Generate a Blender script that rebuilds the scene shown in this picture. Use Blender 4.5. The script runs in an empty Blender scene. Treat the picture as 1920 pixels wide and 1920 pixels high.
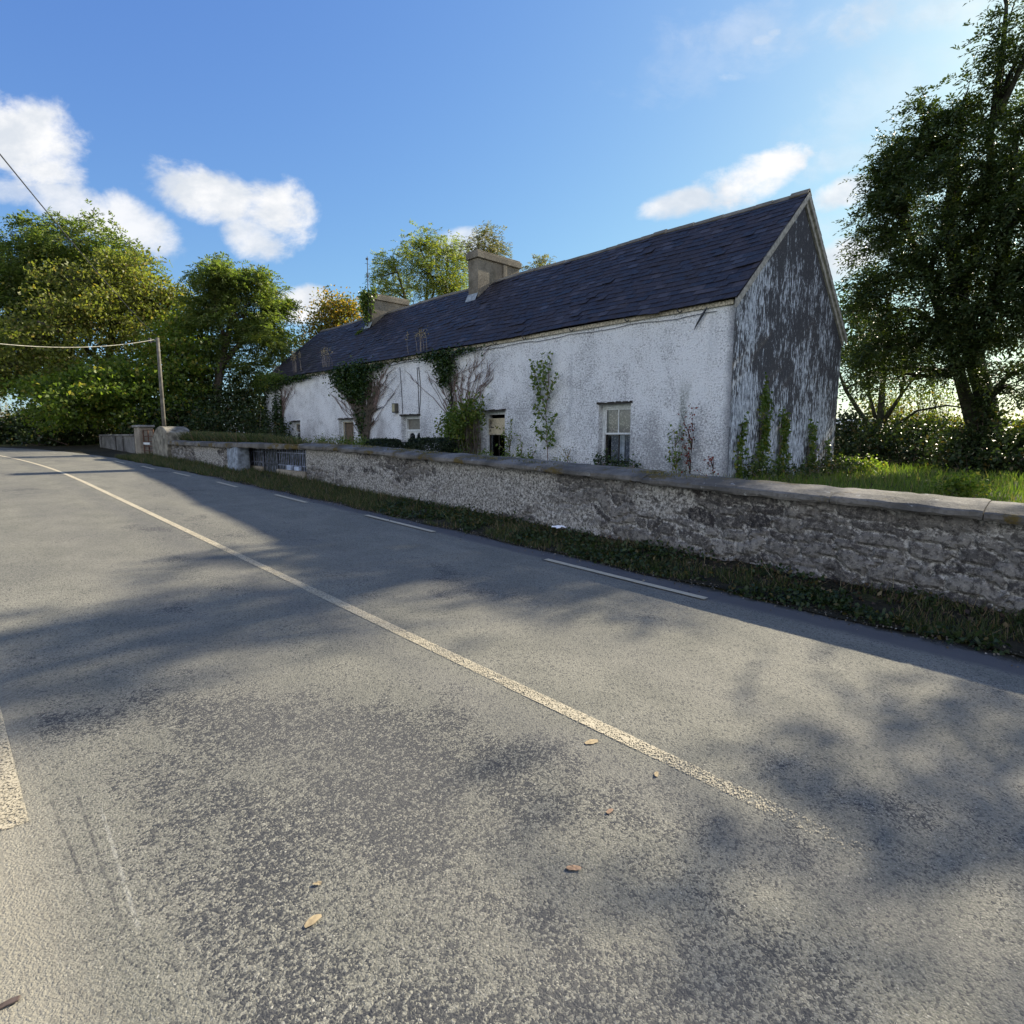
import bpy, math, random
import numpy as np
from mathutils import Vector, Matrix
random.seed(7)
RNG = np.random.default_rng(11)
SC = bpy.context.scene
COL = SC.collection

# ------------------------------------------------------------------ camera
FPX, PITCH, EYE = 1073.97, 0.132318, 1.6
cd = bpy.data.cameras.new('camera')
cd.lens = FPX / 1920 * 36.0
cd.sensor_width = 36.0
cd.clip_start, cd.clip_end = 0.05, 20000
cam = bpy.data.objects.new('camera', cd)
COL.objects.link(cam)
cam.location = (0, 0, EYE)
cam.rotation_euler = (math.pi / 2 - PITCH, 0, 0)
SC.camera = cam

# ------------------------------------------------------------------ light
SUN_AZ, SUN_EL = math.radians(51.0), math.radians(29.5)
SUN_DIR = Vector((math.sin(SUN_AZ) * math.cos(SUN_EL), math.cos(SUN_AZ) * math.cos(SUN_EL), math.sin(SUN_EL)))
sl = bpy.data.lights.new('sun', 'SUN')
sl.energy = 5.0
sl.angle = math.radians(0.5)
sl.color = (1.0, 0.90, 0.70)
sun = bpy.data.objects.new('sun', sl)
COL.objects.link(sun)
sun.rotation_euler = (-SUN_DIR).to_track_quat('-Z', 'Y').to_euler()
SC.view_settings.view_transform = 'Standard'
SC.view_settings.look = 'None'
SC.view_settings.gamma = 1.0
SC.view_settings.use_curve_mapping = False
SC.view_settings.exposure = 1.12
SKY_STRENGTH = 0.10

# ------------------------------------------------------------------ node helpers
class NT:
    def __init__(s, tree): s.t = tree; s.n = tree.nodes; s.l = tree.links
    def new(s, kind, **kw):
        n = s.n.new(kind)
        for k, v in kw.items(): setattr(n, k, v)
        return n
    def put(s, sock, v):
        if isinstance(v, bpy.types.NodeSocket): s.l.new(v, sock)
        elif v is not None:
            if hasattr(sock.default_value, '__len__') and not hasattr(v, '__len__'):
                v = (v, v, v, 1)[:len(sock.default_value)]
            elif hasattr(v, '__len__') and len(sock.default_value) == 4 and len(v) == 3: v = (*v, 1)
            sock.default_value = v
    def math(s, op, a, b=None, c=None, clamp=False):
        n = s.new('ShaderNodeMath', operation=op, use_clamp=clamp)
        s.put(n.inputs[0], a); s.put(n.inputs[1], b)
        if c is not None: s.put(n.inputs[2], c)
        return n.outputs[0]
    def mix(s, f, a, b, blend='MIX'):
        n = s.new('ShaderNodeMix', data_type='RGBA', blend_type=blend)
        s.put(n.inputs[0], f); s.put(n.inputs[6], a); s.put(n.inputs[7], b)
        return n.outputs[2]
    def noise(s, vec, scale, detail=4, rough=0.55, col=False, dist=0.0):
        n = s.new('ShaderNodeTexNoise')
        n.inputs['Scale'].default_value = scale; n.inputs['Detail'].default_value = detail
        n.inputs['Roughness'].default_value = rough; n.inputs['Distortion'].default_value = dist
        if vec is not None: s.l.new(vec, n.inputs['Vector'])
        return n.outputs[1] if col else n.outputs[0]
    def voro(s, vec, scale, feature='F1', out='Distance', rnd=1.0):
        n = s.new('ShaderNodeTexVoronoi', feature=feature)
        n.inputs['Scale'].default_value = scale; n.inputs['Randomness'].default_value = rnd
        if vec is not None: s.l.new(vec, n.inputs['Vector'])
        return n.outputs[out]
    def step(s, v, lo, hi, a=0.0, b=1.0):
        n = s.new('ShaderNodeMapRange', interpolation_type='SMOOTHSTEP')
        s.put(n.inputs[0], v); n.inputs[1].default_value = lo; n.inputs[2].default_value = hi
        n.inputs[3].default_value = a; n.inputs[4].default_value = b
        return n.outputs[0]
    def scale(s, vec, v, off=(0, 0, 0)):
        n = s.new('ShaderNodeMapping'); s.l.new(vec, n.inputs[0])
        n.inputs['Scale'].default_value = v; n.inputs['Location'].default_value = off
        return n.outputs[0]
    def xyz(s, vec):
        n = s.new('ShaderNodeSeparateXYZ'); s.l.new(vec, n.inputs[0]); return n.outputs
    def obj(s): return s.new('ShaderNodeTexCoord').outputs['Object']
    def island(s): return s.new('ShaderNodeNewGeometry').outputs['Random Per Island']
    def attr(s, name): return s.new('ShaderNodeAttribute', attribute_name=name).outputs['Fac']
    def bump(s, h, strength=0.5, dist=0.01, normal=None):
        n = s.new('ShaderNodeBump'); n.inputs['Strength'].default_value = strength
        n.inputs['Distance'].default_value = dist; s.l.new(h, n.inputs['Height'])
        if normal is not None: s.l.new(normal, n.inputs['Normal'])
        return n.outputs[0]

def material(name):
    m = bpy.data.materials.new(name); m.use_nodes = True
    nt = NT(m.node_tree); p = m.node_tree.nodes['Principled BSDF']
    return m, nt, p

def plain(name, col, rough=0.7, metal=0.0, var=0.25, scale=8.0, spec=0.3, bump=0.0):
    m, nt, p = material(name)
    n = nt.noise(nt.obj(), scale, 5)
    c2 = tuple(min(1, c * (1 + var)) for c in col); c1 = tuple(c * (1 - var) for c in col)
    nt.put(p.inputs['Base Color'], nt.mix(nt.step(n, .3, .7), c1, c2))
    p.inputs['Roughness'].default_value = rough; p.inputs['Metallic'].default_value = metal
    p.inputs['Specular IOR Level'].default_value = spec
    if bump: nt.put(p.inputs['Normal'], nt.bump(nt.noise(nt.obj(), scale * 6, 4), bump, .01))
    return m

def leaf_mat(name, c1, c2, c3=None, amt3=0.15, trans=0.45, tcol=None, rough=0.5):
    m, nt, p = material(name)
    r = nt.island()
    c = nt.mix(r, c1, c2)
    if c3 is not None:
        r2 = nt.math('FRACT', nt.math('MULTIPLY', r, 37.7))
        c = nt.mix(nt.math('LESS_THAN', r2, amt3), c, c3)
    nt.put(p.inputs['Base Color'], c)
    p.inputs['Roughness'].default_value = rough; p.inputs['Specular IOR Level'].default_value = 0.35
    tb = nt.new('ShaderNodeBsdfTranslucent')
    nt.put(tb.inputs[0], nt.mix(1.0, c, tcol or (1.5, 1.6, 0.7), 'MULTIPLY'))
    ms = nt.new('ShaderNodeMixShader'); ms.inputs[0].default_value = trans
    nt.l.new(p.outputs[0], ms.inputs[1]); nt.l.new(tb.outputs[0], ms.inputs[2])
    nt.l.new(ms.outputs[0], nt.n['Material Output'].inputs[0])
    return m

# ------------------------------------------------------------------ world: sky and clouds
wd = bpy.data.worlds.new('World'); SC.world = wd; wd.use_nodes = True
nt = NT(wd.node_tree); bg = wd.node_tree.nodes['Background']
sky = nt.new('ShaderNodeTexSky', sky_type='NISHITA')
sky.sun_disc = False; sky.sun_elevation = SUN_EL; sky.sun_rotation = SUN_AZ
sky.altitude = 60; sky.air_density = 1.0; sky.dust_density = 0.55; sky.ozone_density = 2.0
gen = nt.new('ShaderNodeTexCoord').outputs['Generated']
dx, dy, dz = nt.xyz(gen)
dys = nt.math('MAXIMUM', dy, 0.05)
px_, pz_ = nt.math('DIVIDE', dx, dys), nt.math('DIVIDE', dz, dys)
cv = nt.new('ShaderNodeCombineXYZ'); nt.l.new(px_, cv.inputs[0]); nt.l.new(pz_, cv.inputs[1])
P2 = cv.outputs[0]
warp = nt.noise(P2, 3.2, 6, .55)
fine = nt.noise(nt.scale(P2, (1, 1.4, 1)), 9.0, 9, .64, dist=.25)
nz = nt.math('ADD', nt.math('MULTIPLY', nt.math('SUBTRACT', warp, .5), 1.5), nt.math('MULTIPLY', nt.math('SUBTRACT', fine, .5), 2.0))
def sky_xy(x, y):
    u, w = (x - 960) / FPX, (960 - y) / FPX
    c, s = math.cos(PITCH), math.sin(PITCH)
    Y = c + s * w; Z = -s + c * w
    return u / Y, Z / Y
dens = None
#         x    y    rx   ry  tilt opacity
CLOUDS = [(45, 275, 120, 72, -22, 1.0), (20, 360, 90, 28, -5, .6), (130, 385, 130, 42, -18, .85), (255, 425, 90, 48, -28, .9),
          (405, 368, 135, 50, -12, 1.0), (335, 345, 60, 26, -8, .9), (515, 395, 88, 66, -8, 1.0), (480, 440, 70, 42, -18, .9), (565, 572, 58, 34, 5, 1.0), (860, 455, 70, 30, 10, .7),
          (1290, 375, 85, 26, 14, .9), (1400, 335, 110, 46, 17, 1.0), (1450, 312, 70, 38, 20, 1.0), (1575, 368, 66, 30, 16, .85), (1530, 318, 60, 26, 30, .35),
          (1610, 478, 85, 40, 10, .9), (1570, 500, 50, 36, 0, .8), (1432, 74, 30, 12, 14, .5), (1452, 62, 22, 10, 20, .5), (1370, 147, 32, 12, 5, .45), (1640, 25, 95, 40, 20, .5), (1610, 50, 40, 20, 35, .4),
          (1760, 10, 140, 46, 5, .4), (1420, 60, 170, 50, 8, .28), (1300, 120, 180, 80, 10, .14), (1620, 190, 200, 70, 25, .20), (1560, 420, 120, 60, 15, .3), (1600, 290, 60, 22, 20, .3)]
for (x, y, rx, ry, tilt, op) in CLOUDS:
    u0, w0 = sky_xy(x, y); a = math.radians(tilt); ca, sa = math.cos(a), math.sin(a)
    ex = nt.math('SUBTRACT', px_, u0); ez = nt.math('SUBTRACT', pz_, w0)
    q1 = nt.math('ADD', nt.math('MULTIPLY', ex, ca * FPX / rx), nt.math('MULTIPLY', ez, sa * FPX / rx))
    q2 = nt.math('SUBTRACT', nt.math('MULTIPLY', ez, ca * FPX / ry), nt.math('MULTIPLY', ex, sa * FPX / ry))
    r2 = nt.math('ADD', nt.math('MULTIPLY', q1, q1), nt.math('MULTIPLY', q2, q2))
    d = nt.math('ADD', nt.math('SUBTRACT', 1.0, r2), nt.math('MULTIPLY', nz, 1.5 if op > .55 else 2.4))
    d = nt.math('MULTIPLY', nt.step(d, -.22, .85 if op > .55 else 1.6), op)
    dens = d if dens is None else nt.math('MAXIMUM', dens, d)
dens = nt.math('MULTIPLY', dens, nt.math('GREATER_THAN', dy, 0.06))
r_, g_, b_ = nt.xyz(sky.outputs[0])
skyc = nt.new('ShaderNodeCombineXYZ')
def soft(v, gain, k): return nt.math('DIVIDE', nt.math('MULTIPLY', v, gain), nt.math('ADD', nt.math('MULTIPLY', v, k), 1.0))
nt.l.new(soft(r_, .56, .02), skyc.inputs[0]); nt.l.new(soft(g_, .78, .04), skyc.inputs[1]); nt.l.new(soft(b_, 1.9, .288), skyc.inputs[2])
# unseen bright clouds, added low behind the camera to light the shaded front wall
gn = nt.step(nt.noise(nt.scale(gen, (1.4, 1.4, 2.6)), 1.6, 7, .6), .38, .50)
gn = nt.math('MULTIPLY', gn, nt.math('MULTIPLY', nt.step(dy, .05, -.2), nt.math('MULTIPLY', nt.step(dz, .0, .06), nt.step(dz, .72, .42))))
shade = nt.step(nt.noise(nt.scale(P2, (1, 1.6, 1), (.06, -.05, 0)), 7.0, 6, .6), .36, .62)
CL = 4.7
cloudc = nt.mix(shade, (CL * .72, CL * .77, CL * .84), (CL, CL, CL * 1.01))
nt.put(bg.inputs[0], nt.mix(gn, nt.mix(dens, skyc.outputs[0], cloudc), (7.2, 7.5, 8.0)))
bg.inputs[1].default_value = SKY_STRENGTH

# ------------------------------------------------------------------ place helpers
DH = np.array([-0.71042, 0.70378]); NH = np.array([0.70378, 0.71042])      # along the road, and to its right
ROAD_ROT = math.atan2(NH[1], NH[0])
GS = np.array([-400, -60, -20, 0, 16, 25, 34, 46, 80, 4000.]); GZ = np.array([-2.6, -1.9, -.7, 0, .563, .80, 1.02, 1.2, 1.35, 1.4])
def g(s): return np.interp(s, GS, GZ)
def garden(s): return np.interp(s, [-400, -30, 0, 5, 16, 25, 46, 4000], [-2.3, 0.1, .42, .5, .8, .95, 1.25, 1.4])
def st(x, y): return x * DH[0] + y * DH[1], x * NH[0] + y * NH[1]
def height(x, y):
    s, t = st(np.asarray(x, float), np.asarray(y, float))
    b = np.clip((t - 6.42) / .3, 0, 1)
    v = g(s) + np.where(t < 5.3, -.04, np.clip((t - 5.3) / 1.0, 0, 1) * .10 - .04)
    v = v * (1 - b) + garden(s) * b
    return np.where(t < -1.6, g(s) + np.clip((-1.6 - t) / 2, 0, 1) * .15 - .04, v)
def world(s, t, z): p = DH * s + NH * t; return Vector((p[0], p[1], z))
CPI, SPI = math.cos(PITCH), math.sin(PITCH)
def at(x, y, D):
    """point at horizontal distance D seen in direction of photo pixel x, y"""
    u, w = (x - 960) / FPX, (960 - y) / FPX
    d = np.array([u, CPI + SPI * w, -SPI + CPI * w]); d *= D / math.hypot(d[0], d[1])
    return np.array([d[0], d[1], EYE + d[2]])

# ------------------------------------------------------------------ mesh helpers
def link(o, parent=None):
    COL.objects.link(o)
    if parent is not None: o.parent = parent
    return o
def tag(o, label=None, cat=None, group=None, kind=None):
    if label: o['label'] = label
    if cat: o['category'] = cat
    if group: o['group'] = group
    if kind: o['kind'] = kind
    return o
def empty(name, loc=(0, 0, 0), rz=0.0):
    o = bpy.data.objects.new(name, None); o.empty_display_size = .2
    o.location = loc; o.rotation_euler = (0, 0, rz)
    return link(o)
def raw_mesh(name, V, F, mat=None, parent=None, smooth=False, loc=None, rz=None):
    me = bpy.data.meshes.new(name); me.from_pydata([tuple(map(float, v)) for v in V], [], F)
    me.validate(); me.update()
    o = bpy.data.objects.new(name, me)
    if mat: me.materials.append(mat)
    if smooth: me.polygons.foreach_set('use_smooth', [True] * len(me.polygons))
    if loc is not None: o.location = loc
    if rz is not None: o.rotation_euler = (0, 0, rz)
    return link(o, parent)
def quads(name, Q, mat, parent=None, loc=None, rz=None, smooth=False):
    """Q: (N,4,3) array"""
    Q = np.ascontiguousarray(Q, dtype=np.float32); n = len(Q)
    me = bpy.data.meshes.new(name)
    me.vertices.add(n * 4); me.vertices.foreach_set('co', Q.reshape(-1))
    me.loops.add(n * 4); me.loops.foreach_set('vertex_index', np.arange(n * 4, dtype=np.int32))
    me.polygons.add(n); me.polygons.foreach_set('loop_start', np.arange(0, n * 4, 4, dtype=np.int32))
    try: me.polygons.foreach_set('loop_total', np.full(n, 4, dtype=np.int32))
    except Exception: pass
    me.update(calc_edges=True); me.validate()
    me.materials.append(mat)
    if smooth: me.polygons.foreach_set('use_smooth', [True] * len(me.polygons))
    o = bpy.data.objects.new(name, me)
    if loc is not None: o.location = loc
    if rz is not None: o.rotation_euler = (0, 0, rz)
    return link(o, parent)
class MB:
    def __init__(s): s.V = []; s.F = []
    def add(s, V, F):
        k = len(s.V); s.V += [tuple(map(float, v)) for v in V]; s.F += [tuple(i + k for i in f) for f in F]; return s
    def box(s, x0, x1, y0, y1, z0, z1):
        V = [(x, y, z) for z in (z0, z1) for y in (y0, y1) for x in (x0, x1)]
        return s.add(V, [(0, 2, 3, 1), (4, 5, 7, 6), (0, 1, 5, 4), (2, 6, 7, 3), (0, 4, 6, 2), (1, 3, 7, 5)])
    def prism(s, poly, axis, a0, a1):
        """poly: list of 2D points (the two axes other than `axis`, in order), extruded along axis"""
        n = len(poly)
        def mk(p, a):
            return (a, p[0], p[1]) if axis == 0 else (p[0], a, p[1]) if axis == 1 else (p[0], p[1], a)
        V = [mk(p, a0) for p in poly] + [mk(p, a1) for p in poly]
        F = [tuple(range(n))[::-1], tuple(range(n, 2 * n))] + [(i, (i + 1) % n, (i + 1) % n + n, i + n) for i in range(n)]
        return s.add(V, F)
    def tube(s, P, R, k=6):
        P = [Vector(p) for p in P]; n = len(P)
        if not hasattr(R, '__len__'): R = [R] * n
        up = Vector((0.13, 0.31, 0.94)); V = []
        for i, p in enumerate(P):
            d = (P[min(i + 1, n - 1)] - P[max(i - 1, 0)])
            d = d.normalized() if d.length > 1e-9 else Vector((0, 0, 1))
            x = d.cross(up)
            if x.length < .05: x = d.cross(Vector((1, 0, 0)))
            x.normalize(); y = d.cross(x)
            for j in range(k):
                a = 2 * math.pi * j / k
                V.append(p + (x * math.cos(a) + y * math.sin(a)) * R[i])
        F = [(i * k + j, i * k + (j + 1) % k, (i + 1) * k + (j + 1) % k, (i + 1) * k + j) for i in range(n - 1) for j in range(k)]
        F += [tuple(range(k))[::-1], tuple(range((n - 1) * k, n * k))]
        return s.add(V, F)
    def build(s, name, mat, parent=None, smooth=False, loc=None, rz=None, bevel=0):
        o = raw_mesh(name, s.V, s.F, mat, parent, smooth, loc, rz)
        if bevel:
            b = o.modifiers.new('bevel', 'BEVEL'); b.width = bevel; b.segments = 2; b.limit_method = 'ANGLE'
        return o

def vnoise(X, Y, seed=0):
    """value noise in 2D, numpy"""
    X = np.asarray(X, float); Y = np.asarray(Y, float)
    xi, yi = np.floor(X), np.floor(Y); fx, fy = X - xi, Y - yi
    fx = fx * fx * (3 - 2 * fx); fy = fy * fy * (3 - 2 * fy)
    def h(a, b):
        v = np.sin(a * 127.1 + b * 311.7 + seed * 74.7) * 43758.5453
        return v - np.floor(v)
    return (h(xi, yi) * (1 - fx) + h(xi + 1, yi) * fx) * (1 - fy) + (h(xi, yi + 1) * (1 - fx) + h(xi + 1, yi + 1) * fx) * fy
def fbm(X, Y, seed=0, oct=4):
    v = 0; a = .5
    for i in range(oct): v = v + a * vnoise(X * 2 ** i, Y * 2 ** i, seed + i * 13); a *= .5
    return v / (1 - .5 ** oct)

def unit(v): return v / np.maximum(np.linalg.norm(v, axis=-1, keepdims=True), 1e-9)
def leaf_quads(P, A, N, L, W, rng):
    """diamond leaves: base points P, axis A, normal N, length L, width W"""
    A = unit(A); S = unit(np.cross(A, N)); N = np.cross(S, A)
    L = np.asarray(L).reshape(-1, 1); W = np.asarray(W).reshape(-1, 1)
    mid = P + A * L * .45
    fold = N * W * .22
    return np.stack([P, mid + S * W * .5 + fold, P + A * L - N * L * .12, mid - S * W * .5 + fold], axis=1)
def fronds(C, out, rng, n=7, fl=.3, ll=.11, lw=.045, droop=.5, spread=.6):
    """pinnate sprays starting at C, pointing out"""
    m = len(C)
    d = unit(out + rng.normal(0, spread, (m, 3)) + np.array([0, 0, -.15]))
    side = unit(np.cross(d, np.array([0, 0, 1.]) + rng.normal(0, .35, (m, 3))))
    nrm = np.cross(side, d)
    res = []
    fls = fl * rng.uniform(.7, 1.25, (m, 1))
    for j in range(n):
        f = (j + 1) / n
        p = C + d * fls * f + np.array([0, 0, -1.]) * (droop * fls * f * f)
        sg = 0 if j == n - 1 else (1 if j % 2 else -1)
        ax = side * sg * .8 + d * .55 + np.array([0, 0, -.3 * droop]) + rng.normal(0, .18, (m, 3))
        res.append(leaf_quads(p, ax, nrm + rng.normal(0, .35, (m, 3)), ll * rng.uniform(.75, 1.25, m), lw * rng.uniform(.8, 1.2, m), rng))
    return np.concatenate(res)
def scatter_leaves(C, rng, ll=.1, lw=.07, up=.8, out=None):
    m = len(C)
    ax = rng.normal(0, 1, (m, 3)) + np.array([0, 0, -.45])
    if out is not None: ax = ax * .7 + out
    nr = rng.normal(0, 1, (m, 3)) + np.array([0, 0, up])
    return leaf_quads(C, ax, nr, ll * rng.uniform(.6, 1.3, m), lw * rng.uniform(.7, 1.3, m), rng)
def blades(X, Y, Z, H, W, rng, lean=.35):
    m = len(X); a = rng.uniform(0, 2 * np.pi, m)
    b = rng.uniform(0, 2 * np.pi, m); ln = np.abs(rng.normal(0, lean, m)) * H
    base = np.stack([X, Y, Z], 1); sx = np.stack([np.cos(a), np.sin(a), np.zeros(m)], 1) * (W / 2)[:, None]
    top = base + np.stack([np.cos(b) * ln, np.sin(b) * ln, H], 1)
    return np.stack([base - sx, base + sx, top + sx * .15, top - sx * .15], 1)

# ------------------------------------------------------------------ materials
BARK = plain('bark', (.075, .062, .048), .9, var=.5, scale=9, bump=.6)
BARK_IVY = plain('ivy covered bark', (.035, .036, .022), .9, var=.5, scale=7, bump=.8)
TWIG = plain('dry stems', (.16, .115, .10), .9, var=.4, scale=20)
TWIG_PALE = plain('pale dead stems', (.26, .22, .18), .9, var=.3, scale=20)
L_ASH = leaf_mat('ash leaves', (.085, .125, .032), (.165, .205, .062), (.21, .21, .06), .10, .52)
L_DARK = leaf_mat('shaded ash leaves', (.032, .052, .016), (.060, .088, .024), (.095, .105, .03), .08, .28)  # darker copy of the ash leaves; crown shade is put into the colour
L_YEL = leaf_mat('turning sycamore leaves', (.12, .145, .032), (.19, .195, .05), (.27, .21, .06), .10, .5)
L_LIME = leaf_mat('lime leaves', (.075, .125, .022), (.175, .225, .038), (.28, .25, .05), .09, .55)
L_ORANGE = leaf_mat('autumn leaves', (.33, .215, .035), (.20, .18, .035), (.13, .16, .03), .4, .5, (1.5, 1.3, .6))
L_WILLOW = leaf_mat('willow leaves', (.14, .19, .045), (.22, .25, .07), (.27, .24, .06), .15, .5)
L_PALE = leaf_mat('pale dry leaves', (.22, .18, .09), (.16, .15, .07), (.12, .14, .04), .3, .4)
L_IVY = leaf_mat('ivy leaves', (.018, .038, .011), (.040, .070, .018), (.06, .10, .022), .15, .2, rough=.38)
L_IVYL = leaf_mat('light ivy leaves', (.055, .10, .02), (.11, .16, .03), (.17, .17, .03), .12, .35, rough=.4)
L_SHRUB = leaf_mat('shrub leaves', (.07, .125, .022), (.14, .19, .035), (.2, .2, .04), .10, .4)
L_HEDGE = leaf_mat('box hedge leaves', (.012, .022, .010), (.026, .044, .017), None, 0, .15)
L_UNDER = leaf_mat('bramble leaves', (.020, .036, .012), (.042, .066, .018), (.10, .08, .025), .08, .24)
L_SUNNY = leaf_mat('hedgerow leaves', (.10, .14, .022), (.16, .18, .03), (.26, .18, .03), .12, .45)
L_RED = leaf_mat('red leaves', (.13, .022, .018), (.20, .05, .03), (.07, .08, .02), .2, .35, (1.5, .8, .6))
GRASS = leaf_mat('grass blades', (.060, .105, .018), (.12, .17, .03), (.22, .19, .08), .10, .45)
GRASS_D = leaf_mat('verge grass blades', (.030, .048, .014), (.068, .085, .024), (.17, .125, .07), .22, .32)
STRAW = leaf_mat('dry grass', (.42, .33, .19), (.30, .24, .13), (.5, .42, .28), .3, .4, (1.2, 1.1, .8))

def mat_asphalt():
    m, n, p = material('worn chip asphalt')
    o = n.obj(); x, y, z = n.xyz(o)
    wob = n.new('ShaderNodeVectorMath', operation='MULTIPLY_ADD')
    n.l.new(n.noise(o, 60, 3, .6, col=True), wob.inputs[0]); wob.inputs[1].default_value = (.016, .016, .0); n.l.new(o, wob.inputs[2])
    def cells(sc):
        v = n.new('ShaderNodeTexVoronoi'); v.inputs['Scale'].default_value = sc; n.l.new(wob.outputs[0], v.inputs['Vector'])
        k = n.xyz(v.outputs['Color']); return v.outputs['Distance'], k[0], k[1]
    d1, ca, cb = cells(105); d2, cc, cd_ = cells(205)
    big = n.noise(n.scale(o, (1.0, .6, 1)), .62, 4, .55)
    mid = n.noise(n.scale(o, (1.0, .7, 1), (3, 1, 0)), 2.3, 5, .6)
    rip = n.noise(o, 11, 5, .7)
    fin = n.noise(o, 75, 4, .7)
    worn = n.math('ADD', n.math('ADD', n.math('MULTIPLY', big, .52), n.math('MULTIPLY', mid, .45)), n.math('MULTIPLY', rip, .22))
    nearp = n.math('ADD', n.math('MULTIPLY', n.math('MULTIPLY', n.step(y, 4.6, 2.4), n.math('MULTIPLY', n.step(x, .25, .6), n.step(x, 2.3, 1.5))), .13), -.018)
    rough = n.step(n.math('ADD', worn, nearp), .56, .76)
    base = n.mix(n.step(mid, .3, .72), (.158, .154, .127), (.240, .228, .186))
    base = n.mix(n.math('MULTIPLY', n.step(big, .45, .62), .4), base, (.122, .121, .112))
    chips = n.mix(n.math('POWER', cc, 1.3), (.055, .056, .058), (.37, .355, .30))
    base = n.mix(n.math('ADD', .30, n.math('MULTIPLY', rough, .30)), base, chips)
    dark = n.math('MULTIPLY', n.math('LESS_THAN', n.math('MULTIPLY', n.math('ADD', ca, n.math('MULTIPLY', cd_, .5)), .72), n.math('MULTIPLY', rough, .66)), .80)
    base = n.mix(dark, base, (.030, .033, .043))
    base = n.mix(n.math('MULTIPLY', n.math('LESS_THAN', cb, .16), .6), base, (.045, .047, .053))
    base = n.mix(n.math('MULTIPLY', n.math('GREATER_THAN', n.math('MULTIPLY', cb, cd_), .90), .5), base, (.50, .48, .43))
    # wheel tracks and untravelled margins, running along the road
    tr = n.math('ADD', x, n.math('MULTIPLY', n.math('SUBTRACT', n.noise(n.scale(o, (0, .25, 0)), 1.0, 2), .5), .3))
    t1 = n.math('MULTIPLY', n.step(n.math('ABSOLUTE', n.math('SUBTRACT', tr, 1.25)), .55, .1), .22)
    t2 = n.math('MULTIPLY', n.step(n.math('ABSOLUTE', n.math('SUBTRACT', tr, 3.3)), .5, .1), .15)
    base = n.mix(n.math('ADD', t1, t2), base, (.15, .145, .135))
    base = n.mix(n.math('MULTIPLY', n.step(tr, 2.35, 2.1), n.math('MULTIPLY', n.step(tr, 1.75, 2.15), .3)), base, (.1, .1, .105))
    base = n.mix(n.math('MULTIPLY', n.step(x, .30, .02), .55), base, (.33, .30, .235))
    base = n.mix(n.step(n.math('ADD', x, n.math('MULTIPLY', n.math('SUBTRACT', mid, .5), .25)), 4.95, 5.1), base, n.mix(mid, (.075, .075, .08), (.14, .135, .13)))
    base = n.mix(n.math('MULTIPLY', n.step(n.math('ADD', x, n.math('MULTIPLY', n.math('SUBTRACT', rip, .5), .35)), 5.28, 5.42), .9), base, (.035, .033, .022))
    # three gouges
    for k, (ya, xa, yb, xb, c) in enumerate([(2.95, .215, 2.15, .235, (.05, .05, .055)), (2.92, .30, 2.0, .285, (.05, .05, .055)), (2.72, .352, 1.95, .318, (.34, .33, .29))]):
        tt = n.math('DIVIDE', n.math('SUBTRACT', y, yb), ya - yb)
        lx = n.math('ADD', n.math('MULTIPLY', tt, xa - xb), xb)
        d = n.math('ABSOLUTE', n.math('SUBTRACT', x, n.math('ADD', lx, n.math('MULTIPLY', n.math('SUBTRACT', rip, .5), .006))))
        f = n.math('MULTIPLY', n.step(d, .009, .003), n.math('MULTIPLY', n.step(tt, -.02, .05), n.step(tt, 1.02, .9)))
        f = n.math('MULTIPLY', f, n.step(n.noise(o, 25, 3), .35, .55))
        base = n.mix(n.math('MULTIPLY', f, .55), base, c)
    n.put(p.inputs['Base Color'], base)
    p.inputs['Roughness'].default_value = .9; p.inputs['Specular IOR Level'].default_value = .12
    h = n.math('ADD', n.math('MULTIPLY', n.step(d1, .05, .75), -.8), n.math('ADD', n.math('MULTIPLY', n.step(d2, .05, .75), -.4), n.math('MULTIPLY', fin, .5)))
    h = n.math('ADD', h, n.math('MULTIPLY', dark, -.7))
    n.put(p.inputs['Normal'], n.bump(h, .55, .0045))
    return m
def mat_paint():
    m, n, p = material('worn road paint')
    o = n.obj()
    n.put(p.inputs['Base Color'], n.mix(n.noise(o, 14, 5), (.33, .285, .20), (.56, .49, .355)))
    p.inputs['Roughness'].default_value = .8
    v = n.new('ShaderNodeTexVoronoi'); v.inputs['Scale'].default_value = 190; n.l.new(o, v.inputs['Vector'])
    w = n.math('ADD', n.math('MULTIPLY', n.xyz(v.outputs['Color'])[0], .34), n.math('MULTIPLY', n.noise(o, 40, 5, .8), .42))
    w = n.math('ADD', w, n.math('MULTIPLY', n.noise(o, 2.2, 3), .30))
    w = n.math('ADD', w, n.math('MULTIPLY', n.attr('wear'), .55))
    f = n.step(w, .80, .88)
    tr = n.new('ShaderNodeBsdfTransparent'); ms = n.new('ShaderNodeMixShader')
    n.l.new(f, ms.inputs[0]); n.l.new(p.outputs[0], ms.inputs[1]); n.l.new(tr.outputs[0], ms.inputs[2])
    n.l.new(ms.outputs[0], n.n['Material Output'].inputs[0])
    n.put(p.inputs['Normal'], n.bump(n.noise(o, 80, 4), .5, .006))
    return m
def mat_soil(name, c1, c2, c3):
    m, n, p = material(name); o = n.obj()
    a = n.noise(o, .7, 5, .6); b = n.noise(o, 18, 5, .7)
    n.put(p.inputs['Base Color'], n.mix(n.step(b, .35, .7), n.mix(n.step(a, .35, .65), c1, c2), c3))
    p.inputs['Roughness'].default_value = .95; p.inputs['Specular IOR Level'].default_value = .1
    n.put(p.inputs['Normal'], n.bump(b, .8, .04))
    return m
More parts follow.
